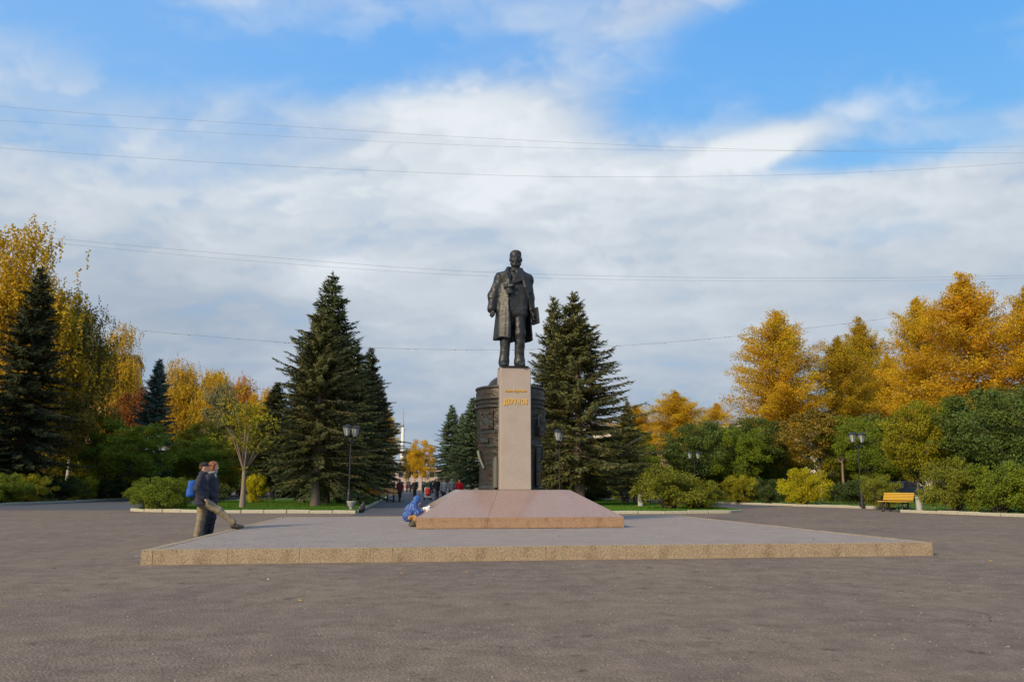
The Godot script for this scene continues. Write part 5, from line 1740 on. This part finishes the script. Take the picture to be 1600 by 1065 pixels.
func people() -> void:
	var skin := Color(0.55, 0.33, 0.23)
	var skm := vmat(0.6)
	# the man, stepping up on the platform
	var navy := mat(lin(0.020, 0.024, 0.045), 0.8)
	var khaki := mat(lin(0.22, 0.185, 0.125), 0.9)
	var shoe := mat(lin(0.035, 0.032, 0.03), 0.6)
	var hipL := V(0.04, 0.93, 0.09)
	var hipR := V(0.07, 0.93, -0.09)
	var kL := V(0.46, 0.70, 0.10)
	var aL := V(0.80, 0.405, 0.11)
	var kR := V(0.06, 0.50, -0.09)
	var aR := V(0.0, 0.09, -0.09)
	var sh := V(0.02, 1.52, 0)
	var body := Field.new()
	body.col = skin
	body.chain([hipL, kL, aL], [0.085, 0.06, 0.045])
	body.chain([hipR, kR, aR], [0.085, 0.06, 0.045])
	body.chain([V(0.05, 0.95, 0), V(0.02, 1.2, 0), V(0.0, 1.40, 0)], [0.12, 0.11, 0.09])
	body.chain([sh + V(0, -0.03, 0.19), V(-0.06, 1.21, 0.25), V(0.10, 1.0, 0.24)], [0.04, 0.04, 0.034])
	body.chain([sh + V(0, -0.03, -0.19), V(-0.05, 1.21, -0.25), V(0.10, 1.0, -0.22)], [0.04, 0.04, 0.034])
	body.cap(V(0.02, 1.48, 0), V(0.04, 1.62, 0), 0.062, 0.055)
	var hand := Field.new()
	hand.col = skin
	hand_into(hand, V(0.11, 0.985, 0.24), V(0.75, -0.65, 0).normalized(), V(0.1, 0.1, 0.98).normalized())
	var jk := Field.new()
	jk.k = 0.06
	jk.chain([V(0.05, 0.92, 0.06), V(0.03, 1.2, 0.07), V(0.02, 1.40, 0.09)], [0.16, 0.15, 0.13])
	jk.chain([V(0.05, 0.92, -0.06), V(0.03, 1.2, -0.07), V(0.02, 1.40, -0.09)], [0.16, 0.15, 0.13])
	jk.chain([sh + V(-0.02, -0.03, 0.18), V(-0.075, 1.22, 0.25), V(0.09, 1.0, 0.24)], [0.085, 0.078, 0.062])
	jk.chain([sh + V(-0.02, -0.03, -0.18), V(-0.06, 1.22, -0.25), V(0.10, 1.0, -0.22)], [0.085, 0.078, 0.062])
	jk.chain([V(0.01, 1.50, 0), V(0.035, 1.60, 0)], [0.095, 0.075])
	jk.cap(V(0.11, 0.86, 0.08), V(0.11, 0.86, -0.06), 0.12)
	jk.cap(V(0.0, 0.86, 0.08), V(0.0, 0.86, -0.08), 0.12)
	var cut := jk.box(V(0.05, 0.62, 0), V(0.6, 0.20, 0.6), 0.01, Basis(), 0.01)
	cut.sub = true
	var tr := Field.new()
	tr.k = 0.04
	tr.chain([hipL + V(0.02, 0, 0), kL, aL + V(0.02, 0.0, 0)], [0.115, 0.088, 0.075])
	tr.chain([hipR, kR, aR], [0.115, 0.088, 0.078])
	tr.cap(V(0.05, 0.95, 0.04), V(0.05, 0.95, -0.04), 0.13)
	var s1 := Field.new()
	s1.chain([V(0.82, 0.313, 0.11), V(0.93, 0.304, 0.11), V(1.04, 0.294, 0.115)], [0.06, 0.055, 0.04])
	s1.cap(V(0.82, 0.37, 0.11), V(0.81, 0.33, 0.11), 0.052)
	var s2 := Field.new()
	s2.chain([V(-0.03, 0.05, -0.09), V(0.1, 0.045, -0.09), V(0.20, 0.035, -0.095)], [0.052, 0.05, 0.036])
	var hc := V(0.065, 1.725, 0)
	var hf := head_field(hc, skin, 0.15)
	var hair := Field.new()
	hair.ell(hc + V(-0.035, 0.03, 0), V(0.088, 0.07, 0.083))
	hair.cap(hc + V(-0.085, -0.02, -0.03), hc + V(-0.085, -0.02, 0.03), 0.03)
	var cp := Field.new()
	cp.k = 0.015
	var nb := Basis(Vector3(0, 0, 1), 0.12)
	cp.ell(hc + V(-0.018, 0.07, 0), V(0.112, 0.075, 0.092), nb)
	cp.ell(hc + V(0.115, 0.062, 0), V(0.075, 0.012, 0.07), nb)
	dressed("person", "man in a dark cap and navy jacket resting one foot on the platform", MAN, 0.22, [
		["body", [[body], [hand, 0.006], [hf, 0.009]], skm], ["jacket", [[jk]], navy], ["trousers", [[tr]], khaki], ["shoe", [[s1]], shoe], ["shoe", [[s2]], shoe],
		["hair", [[hair]], mat(lin(0.10, 0.045, 0.02), 0.9)], ["cap", [[cp]], mat(lin(0.022, 0.02, 0.022), 0.9)]], 0.017).scale = Vector3.ONE * 0.865
	var man := get_child(get_child_count() - 1)
	var col := Field.new()
	col.k = 0.02
	for k in 6:
		var a0 := TAU * k / 6.0
		var a1 := TAU * (k + 1) / 6.0
		col.cap(V(0.035 + cos(a0) * 0.07, 1.60, sin(a0) * 0.07), V(0.035 + cos(a1) * 0.07, 1.60, sin(a1) * 0.07), 0.022)
	put("collar", body_mesh([[col]], 0.011), mat(lin(0.03, 0.035, 0.06), 0.85), man)
	for sd in [-1.0, 1.0]:
		var cuff := Field.new()
		cuff.cap(V(0.075, 1.02, 0.24 if sd > 0 else -0.225), V(0.10, 0.995, 0.24 if sd > 0 else -0.222), 0.066)
		put("cuff", body_mesh([[cuff]], 0.013), mat(lin(0.012, 0.014, 0.025), 0.85), man)
	var bp := Field.new()
	bp.k = 0.04
	bp.box(V(-0.19, 1.22, 0.02), V(0.095, 0.20, 0.15), 0.07)
	bp.box(V(-0.26, 1.12, 0.02), V(0.05, 0.10, 0.11), 0.04)
	var bo := thing("backpack", "bright blue backpack on the back of the man in the cap", "backpack", MAN, 0.22)
	bo.scale = Vector3.ONE * 0.865
	put("sack", body_mesh([[bp]], 0.02), mat(lin(0.008, 0.085, 0.42), 0.7), bo)
	for s in [-1.0, 1.0]:
		var stp := MB.new()
		stp.tube([V(-0.12, 1.42, s * 0.09), V(-0.03, 1.545, s * 0.10), V(0.09, 1.50, s * 0.105), V(0.165, 1.38, s * 0.11), V(0.15, 1.2, s * 0.14), V(-0.1, 1.06, s * 0.13)], [0.016, 0.016, 0.016, 0.016, 0.014, 0.012], 6)
		put("strap", stp.done(), mat(lin(0.04, 0.045, 0.06), 0.8), bo)
	# the woman close behind him
	var wb := Field.new()
	wb.col = skin
	wb.chain([V(0.0, 0.90, 0.08), V(-0.03, 0.48, 0.08), V(-0.07, 0.08, 0.08)], [0.085, 0.06, 0.042])
	wb.chain([V(0.02, 0.90, -0.08), V(0.05, 0.48, -0.08), V(0.02, 0.08, -0.08)], [0.085, 0.06, 0.042])
	wb.chain([V(0.0, 0.93, 0), V(0.0, 1.15, 0), V(-0.01, 1.36, 0)], [0.115, 0.10, 0.08])
	wb.chain([V(0, 1.42, 0.16), V(-0.03, 1.15, 0.21), V(0.12, 0.95, 0.17)], [0.038, 0.038, 0.03])
	wb.chain([V(0, 1.42, -0.16), V(-0.03, 1.15, -0.21), V(0.12, 0.95, -0.17)], [0.038, 0.038, 0.03])
	wb.cap(V(0.0, 1.42, 0), V(0.02, 1.55, 0), 0.05, 0.046)
	var wj := Field.new()
	wj.k = 0.06
	wj.chain([V(0.02, 0.86, 0.05), V(0.02, 1.12, 0.05), V(0.01, 1.34, 0.07)], [0.165, 0.14, 0.125])
	wj.chain([V(0.02, 0.86, -0.05), V(0.02, 1.12, -0.05), V(0.01, 1.34, -0.07)], [0.165, 0.14, 0.125])
	wj.chain([V(0, 1.40, 0.15), V(-0.04, 1.15, 0.21), V(0.11, 0.96, 0.17)], [0.08, 0.072, 0.056])
	wj.chain([V(0, 1.40, -0.15), V(-0.04, 1.15, -0.21), V(0.11, 0.96, -0.17)], [0.08, 0.072, 0.056])
	wj.cap(V(0.0, 1.44, 0), V(0.03, 1.53, 0), 0.085, 0.075)
	var wt := Field.new()
	wt.k = 0.04
	wt.chain([V(0.0, 0.92, 0.08), V(-0.03, 0.48, 0.08), V(-0.07, 0.09, 0.08)], [0.12, 0.09, 0.075])
	wt.chain([V(0.02, 0.92, -0.08), V(0.05, 0.48, -0.08), V(0.02, 0.09, -0.08)], [0.12, 0.09, 0.075])
	var w1 := Field.new()
	w1.chain([V(-0.09, 0.045, 0.08), V(0.03, 0.04, 0.08), V(0.11, 0.03, 0.085)], [0.046, 0.044, 0.03])
	var w2 := Field.new()
	w2.chain([V(0.0, 0.045, -0.08), V(0.12, 0.04, -0.08), V(0.20, 0.03, -0.085)], [0.046, 0.044, 0.03])
	var wc := V(0.045, 1.65, 0)
	var wh := Field.new()
	wh.k = 0.03
	wh.ell(wc + V(-0.03, 0.04, 0), V(0.105, 0.092, 0.098))
	wh.ell(wc + V(-0.055, -0.055, 0), V(0.085, 0.11, 0.098))
	wh.cap(wc + V(0.02, 0.03, 0.075), wc + V(0.0, -0.10, 0.08), 0.03, 0.022)
	wh.cap(wc + V(0.02, 0.03, -0.075), wc + V(0.0, -0.10, -0.08), 0.03, 0.022)
	wh.cap(wc + V(0.075, 0.072, -0.03), wc + V(0.075, 0.072, 0.03), 0.022)
	var scf := Field.new()
	scf.k = 0.03
	for k in 7:
		var a0 := TAU * k / 7.0
		var a1 := TAU * (k + 1) / 7.0
		scf.cap(V(0.03 + cos(a0) * 0.078, 1.515 + sin(k * 2.0) * 0.008, sin(a0) * 0.078), V(0.03 + cos(a1) * 0.078, 1.515 + sin(k * 2.0 + 2.0) * 0.008, sin(a1) * 0.078), 0.026)
	scf.cap(V(0.10, 1.50, 0.03), V(0.125, 1.40, 0.035), 0.026, 0.02)
	dressed("person", "red haired woman in a dark jacket and jeans close behind the man", Vector3(-4.34, 0.0, -18.15), -0.15, [
		["body", [[wb], [head_field(wc, skin), 0.009]], skm], ["jacket", [[wj]], mat(lin(0.018, 0.021, 0.038), 0.8)], ["jeans", [[wt]], mat(lin(0.012, 0.018, 0.038), 0.85)], ["shoe", [[w1]], shoe], ["shoe", [[w2]], shoe],
		["scarf", [[scf, 0.011]], mat(lin(0.20, 0.24, 0.28), 0.9)], ["hair", [[wh, 0.012]], mat(lin(0.20, 0.062, 0.022), 0.7)]], 0.018).scale = Vector3.ONE * 0.93
	# the child squatting at the granite base
	var cb := Field.new()
	cb.col = skin
	cb.k = 0.03
	cb.chain([V(-0.05, 0.22, 0.07), V(0.12, 0.245, 0.085), V(0.02, 0.06, 0.085)], [0.07, 0.05, 0.035])
	cb.chain([V(-0.05, 0.22, -0.07), V(0.12, 0.245, -0.085), V(0.02, 0.06, -0.085)], [0.07, 0.05, 0.035])
	cb.chain([V(-0.05, 0.24, 0), V(0.0, 0.36, 0), V(0.05, 0.47, 0)], [0.09, 0.09, 0.085])
	cb.chain([V(0.07, 0.47, 0.09), V(0.13, 0.33, 0.12), V(0.255, 0.355, 0.05)], [0.035, 0.032, 0.025])
	cb.chain([V(0.07, 0.47, -0.09), V(0.13, 0.35, -0.12), V(0.255, 0.375, -0.05)], [0.035, 0.032, 0.025])
	var ch := Field.new()
	ch.col = skin
	ch.k = 0.01
	hand_into(ch, V(0.265, 0.357, 0.05), V(0.9, 0.1, -0.35).normalized(), V(0.1, 0.95, 0.1).normalized(), 0.72)
	hand_into(ch, V(0.265, 0.377, -0.05), V(0.9, 0.1, 0.35).normalized(), V(0.1, 0.95, 0.1).normalized(), 0.72)
	var cj := Field.new()
	cj.k = 0.05
	cj.col = Color(1, 1, 1)
	cj.chain([V(-0.07, 0.25, 0), V(-0.02, 0.37, 0), V(0.035, 0.47, 0)], [0.145, 0.145, 0.12])
	cj.chain([V(0.05, 0.46, 0.09), V(0.13, 0.32, 0.13), V(0.255, 0.357, 0.05)], [0.065, 0.06, 0.042])
	cj.chain([V(0.05, 0.46, -0.09), V(0.13, 0.34, -0.13), V(0.255, 0.377, -0.05)], [0.065, 0.06, 0.042])
	cj.cap(V(0.06, 0.52, 0), V(0.075, 0.535, 0), 0.075)
	var c1 := Field.new()
	c1.k = 0.03
	c1.chain([V(-0.05, 0.23, 0.07), V(0.125, 0.24, 0.085), V(0.075, 0.14, 0.085)], [0.085, 0.06, 0.055])
	c1.chain([V(-0.05, 0.23, -0.07), V(0.125, 0.24, -0.085), V(0.075, 0.14, -0.085)], [0.085, 0.06, 0.055])
	var bt := []
	for s in [-1.0, 1.0]:
		var b := Field.new()
		b.chain([V(0.075, 0.15, s * 0.085), V(0.005, 0.05, s * 0.085)], [0.052, 0.05])
		b.chain([V(0.0, 0.042, s * 0.085), V(0.08, 0.036, s * 0.09)], [0.045, 0.036])
		bt.append(b)
	var cc := V(0.155, 0.61, 0)
	var ct := Field.new()
	ct.k = 0.02
	ct.ell(cc + V(-0.02, 0.035, 0), V(0.105, 0.088, 0.092), Basis(Vector3(0, 0, 1), -0.5))
	ct.ell(cc + V(-0.05, -0.02, 0), V(0.075, 0.085, 0.09), Basis(Vector3(0, 0, 1), -0.3))
	ct.cap(cc + V(0.0, 0.11, 0), cc + V(-0.005, 0.135, 0), 0.02)
	# printed cloth: bright blue with scattered pale flecks
	var pr := mat(Color.WHITE, 0.75)
	var flecks := noise(FastNoiseLite.TYPE_CELLULAR, 0.075, 1, 501)
	pr.albedo_texture = tex(flecks, [0.0, lin(0.006, 0.05, 0.25), 0.4, lin(0.009, 0.10, 0.40), 0.62, lin(0.006, 0.03, 0.16), 0.72, lin(0.01, 0.09, 0.38), 0.80, lin(0.3, 0.45, 0.6), 0.84, lin(0.01, 0.10, 0.40), 0.92, lin(0.40, 0.04, 0.08), 0.95, lin(0.01, 0.10, 0.40), 1.0, lin(0.7, 0.75, 0.8)], 512)
	pr.uv1_triplanar = true
	pr.uv1_scale = Vector3.ONE * 1.6
	var ptr := pr.duplicate()
	ptr.albedo_color = Color(0.95, 1.0, 1.0)
	ptr.uv1_scale = Vector3.ONE * 2.0
	var boots := mat(lin(0.085, 0.08, 0.07), 0.8)
	dressed("person", "small child in blue printed jacket and hat squatting at the granite base", Vector3(0.05, PH, -18.35), 0.12, [
		["body", [[cb], [ch, 0.0045], [head_field(cc, Color(0.6, 0.38, 0.28), -0.55, 0.8), 0.007]], skm], ["jacket", [[cj, 0.012]], pr], ["trousers", [[c1]], mat(lin(0.42, 0.25, 0.09), 0.85)],
		["boot", [[bt[0]]], boots], ["boot", [[bt[1]]], boots], ["hat", [[ct, 0.01]], ptr]], 0.014).scale = Vector3.ONE * 0.93
	var toy := Field.new()
	toy.k = 0.02
	toy.ell(V(0, 0, 0), V(0.075, 0.05, 0.05), Basis(Vector3(0, 0, 1), -0.3))
	toy.ell(V(-0.075, 0.015, 0.01), V(0.035, 0.03, 0.03))
	toy.cap(V(0.05, -0.02, 0), V(0.07, -0.05, 0.02), 0.028)
	toy.cap(V(0.02, 0.04, 0.0), V(0.05, 0.06, 0.01), 0.022)
	var tm := put("white_toy", body_mesh([[toy, 0.009]], 0.009), mat(lin(0.75, 0.77, 0.8), 0.6), null, Transform3D(Basis(Vector3.UP, 0.12), Vector3(0.41, PH + 0.385, -18.38)))
	tag(tm, "white toy held by the child against the granite slope", "toy")
	# strollers on the alley: small in the picture
	var w := [
		["man in black walking alone up the middle of the alley", 0.48, -77.5, 0.2, [0.02, 0.02, 0.022], [0.015, 0.015, 0.018], [0.09, 0.06, 0.04], 1.75],
		["parent in dark green jacket pushing a red pushchair", 1.62, -67.2, 0.0, [0.02, 0.045, 0.035], [0.03, 0.03, 0.05], [0.45, 0.42, 0.38], 1.72],
		["man in black beside the red pushchair", 2.25, -66.4, 0.1, [0.018, 0.018, 0.02], [0.06, 0.055, 0.08], [0.12, 0.10, 0.09], 1.78],
		["person in a grey jacket left of the red jacket", 2.95, -56.5, 0.3, [0.25, 0.25, 0.25], [0.03, 0.03, 0.035], [0.20, 0.17, 0.14], 1.66],
		["woman in a red jacket walking near the granite base", 3.62, -58.5, -0.2, [0.42, 0.015, 0.02], [0.03, 0.03, 0.035], [0.25, 0.05, 0.03], 1.62],
		["person in pale grey beside the grey jacket", 2.45, -57.6, 0.3, [0.40, 0.39, 0.36], [0.05, 0.05, 0.06], [0.12, 0.09, 0.07], 1.62],
		["seller in dark red standing at the end of the orange benches", -0.72, -58.8, 0.6, [0.14, 0.03, 0.03], [0.03, 0.025, 0.025], [0.10, 0.06, 0.05], 1.64],
		["distant walker in black, leftmost of the far group", -2.0, -142, 0.1, [0.02, 0.02, 0.03], [0.02, 0.02, 0.025], [0.1, 0.07, 0.05], 1.72],
		["distant walker in grey, second from left in the far group", -1.2, -138, 0.0, [0.22, 0.22, 0.25], [0.04, 0.04, 0.06], [0.15, 0.1, 0.07], 1.70],
		["distant walker in maroon amid the far group", -0.5, -146, 0.3, [0.12, 0.03, 0.04], [0.02, 0.02, 0.025], [0.1, 0.07, 0.05], 1.70],
		["distant walker in navy, right one of the far group", 0.15, -140, 0.0, [0.02, 0.03, 0.07], [0.02, 0.02, 0.03], [0.1, 0.07, 0.05], 1.74],
		["distant walker in pale coat right behind the man in black", 1.0, -150, 0.0, [0.35, 0.33, 0.3], [0.04, 0.04, 0.05], [0.1, 0.07, 0.05], 1.68],
		["distant walker in green farther right on the alley", 2.2, -128, 0.0, [0.03, 0.06, 0.04], [0.03, 0.03, 0.04], [0.1, 0.07, 0.05], 1.70],
		["distant walker in blue by the right alley kerb", 3.4, -120, 0.0, [0.04, 0.07, 0.16], [0.03, 0.03, 0.04], [0.1, 0.07, 0.05], 1.70],
		["distant walker in black, farthest right by the spruce row", 4.6, -118, 0.0, [0.02, 0.02, 0.02], [0.03, 0.03, 0.04], [0.1, 0.07, 0.05], 1.70],
	]
	for q in w: walker(q[0], Vector3(q[1], 0.005, q[2]), q[3], q[4], q[5], q[6], q[7], int(absf(q[2])) % 2 == 0)
	var st := thing("pushchair", "red pushchair with dark wheels on the alley", "pushchair", Vector3(1.50, 0.005, -66.3), 0.1)
	var hood := Field.new()
	hood.k = 0.05
	hood.ell(V(0, 0.78, 0), V(0.24, 0.24, 0.28))
	hood.ell(V(0, 0.52, 0.08), V(0.22, 0.15, 0.34))
	put("hood", body_mesh([[hood, 0.04]], 0.04), mat(lin(0.50, 0.03, 0.025), 0.7), st)
	var fr := MB.new()
	for s in [-1.0, 1.0]:
		fr.tube([V(s * 0.24, 0.15, 0.4), V(s * 0.22, 0.5, -0.05), V(s * 0.2, 1.0, -0.5)], [0.018, 0.018, 0.018], 6)
		fr.tube([V(s * 0.24, 0.15, -0.35), V(s * 0.22, 0.5, 0.1)], [0.018, 0.018], 6)
	fr.tube([V(-0.2, 1.0, -0.5), V(0.2, 1.0, -0.5)], [0.02, 0.02], 6)
	fr.box(V(0, 0.28, 0), V(0.42, 0.05, 0.5))
	put("frame", fr.done(), mats.lamp_bulb, st)
	for s in [-1.0, 1.0]:
		for z in [-0.36, 0.4]:
			var wl := MB.new()
			wl.tube([V(s * 0.23, 0.14, z), V(s * 0.29, 0.14, z)], [0.14, 0.14], 14)
			put("wheel", wl.done(), mats.black_metal, st)

func walker(label: String, at: Vector3, turn: float, jacket: Array, legs: Array, hair: Array, h: float, stride: bool) -> void:
	var f := Field.new()
	f.k = 0.04
	var d := 0.16 if stride else 0.05
	f.col = Color(legs[0], legs[1], legs[2])
	f.chain([V(-0.09, 0.90, 0), V(-0.09, 0.48, d * 0.8), V(-0.10, 0.08, d)], [0.105, 0.08, 0.062])
	f.chain([V(0.09, 0.90, 0), V(0.09, 0.48, -d * 0.2), V(0.10, 0.08, -d)], [0.105, 0.08, 0.062])
	f.col = Color(0.03, 0.028, 0.026)
	f.cap(V(-0.10, 0.045, d - 0.03), V(-0.11, 0.035, d + 0.16), 0.05, 0.038)
	f.cap(V(0.10, 0.045, -d - 0.03), V(0.11, 0.035, -d + 0.16), 0.05, 0.038)
	f.col = Color(jacket[0], jacket[1], jacket[2])
	f.chain([V(0, 0.86, 0), V(0, 1.12, 0), V(0, 1.34, 0)], [0.17, 0.155, 0.16])
	f.cap(V(-0.12, 1.40, 0), V(0.12, 1.40, 0), 0.10)
	f.chain([V(-0.20, 1.38, 0), V(-0.26, 1.12, -0.02), V(-0.25, 0.90, d * 0.6)], [0.072, 0.062, 0.05])
	f.chain([V(0.20, 1.38, 0), V(0.26, 1.12, -0.02), V(0.25, 0.90, -d * 0.6)], [0.072, 0.062, 0.05])
	f.col = Color(0.5, 0.3, 0.21)
	f.cap(V(-0.25, 0.86, d * 0.62), V(-0.245, 0.80, d * 0.68), 0.038, 0.03, 0.01)
	f.cap(V(0.25, 0.86, -d * 0.58), V(0.245, 0.80, -d * 0.5), 0.038, 0.03, 0.01)
	f.cap(V(0, 1.45, 0), V(0, 1.54, 0.01), 0.06, 0.055)
	f.ell(V(0, 1.60, 0.025), V(0.072, 0.10, 0.085))
	f.cap(V(0, 1.60, 0.11), V(0, 1.575, 0.122), 0.010, 0.015, 0.01)
	f.col = Color(hair[0], hair[1], hair[2])
	f.ell(V(0, 1.655, -0.012), V(0.085, 0.075, 0.10))
	var mb := MB.new()
	nets(mb, f.d, f.lo(), f.hi(), 0.035, f.tone)
	if not mats.has("cloth"): mats.cloth = vmat(0.85)
	var o := put("person", mb.done(), mats.cloth)
	o.position = at
	o.rotation.y = turn
	o.scale = Vector3.ONE * (h / 1.73)
	tag(o, label, "person")

# ------------------------------------------------------------------ fallen leaves and grit

func litter() -> void:
	var r := RandomNumberGenerator.new()
	r.seed = 66
	var lv := Leaves.new()
	lv.add(Vector3(-0.03, 0.002, 0), Vector3(0.06, 0.012, 0), Vector3(0, 0.006, 0.022), Color.WHITE)
	lv.add(Vector3(0.0, 0.004, 0), Vector3(0.02, 0.004, 0.035), Vector3(0.012, 0.004, 0), Color.WHITE)
	var xf := []
	var cols := []
	for i in 420:
		var p := Vector3(r.randf_range(-24, 23), 0.003, -lerpf(5.0, 34.0, pow(r.randf(), 0.7)))
		if p.x > PX0 - 0.1 and p.x < PX1 + 0.1 and p.z < PZ0 + 0.1 and p.z > PZ1 - 0.1:
			if r.randf() < 0.8: continue
			if p.x > 0.0 and p.x < 4.9 and p.z < -17.0 and p.z > -22.0: continue
			p.y = PH + 0.004
		xf.append(Transform3D(Basis(Vector3.UP, r.randf() * TAU).scaled(Vector3.ONE * r.randf_range(0.4, 1.0)), p))
		var t := r.randf()
		cols.append(Color(0.45, 0.30, 0.06).lerp(Color(0.30, 0.16, 0.07), t) if r.randf() < 0.85 else Color(0.55, 0.54, 0.5))
	var m := leafmat("litter", lin(1, 1, 1), 0.1)
	var o := many("fallen_leaves", lv.done(), m, xf, cols)
	tag(o, "scattered fallen leaves and scraps on the asphalt", "leaves", "", "stuff")
	# leaf drifts on the lawns and along the kerbs
	var x2 := []
	var c2 := []
	for i in 2600:
		var right := r.randf() < 0.6
		var p := Vector3(r.randf_range(7.4, 14.0), 0.12, r.randf_range(-50, -32.6)) if right else Vector3(r.randf_range(-12, -2.4), 0.12, r.randf_range(-55, -36))
		if r.randf() < 0.3: p = Vector3(r.randf_range(23.6, 32), 0.12, r.randf_range(-58, -38))
		x2.append(Transform3D(Basis(Vector3.UP, r.randf() * TAU).scaled(Vector3.ONE * r.randf_range(0.8, 1.5)), p))
		c2.append(Color(0.42, 0.30, 0.05).lerp(Color(0.22, 0.12, 0.05), r.randf()))
	var o2 := many("fallen_leaves", lv.done(), m, x2, c2)
	tag(o2, "fallen leaves lying on the grass of the lawns", "leaves", "", "stuff")
	var pb := MB.new()
	pb.ball(Vector3.ZERO, Vector3(0.5, 0.32, 0.42), 3)
	var x3 := []
	var c3 := []
	for i in 5000:
		var p := Vector3(r.randf_range(-9, 13), 0.002, -lerpf(3.5, 12.0, pow(r.randf(), 0.8)))
		x3.append(Transform3D(Basis(Vector3.UP, r.randf() * TAU).scaled(Vector3.ONE * r.randf_range(0.006, 0.018)), p))
		c3.append(Color(1, 0.93, 0.86) * r.randf_range(0.10, 0.34))
	var o3 := many("gravel_grit", pb.done(), vmat(0.9), x3, c3)
	tag(o3, "loose grit lying on the asphalt in the foreground", "grit", "", "stuff")
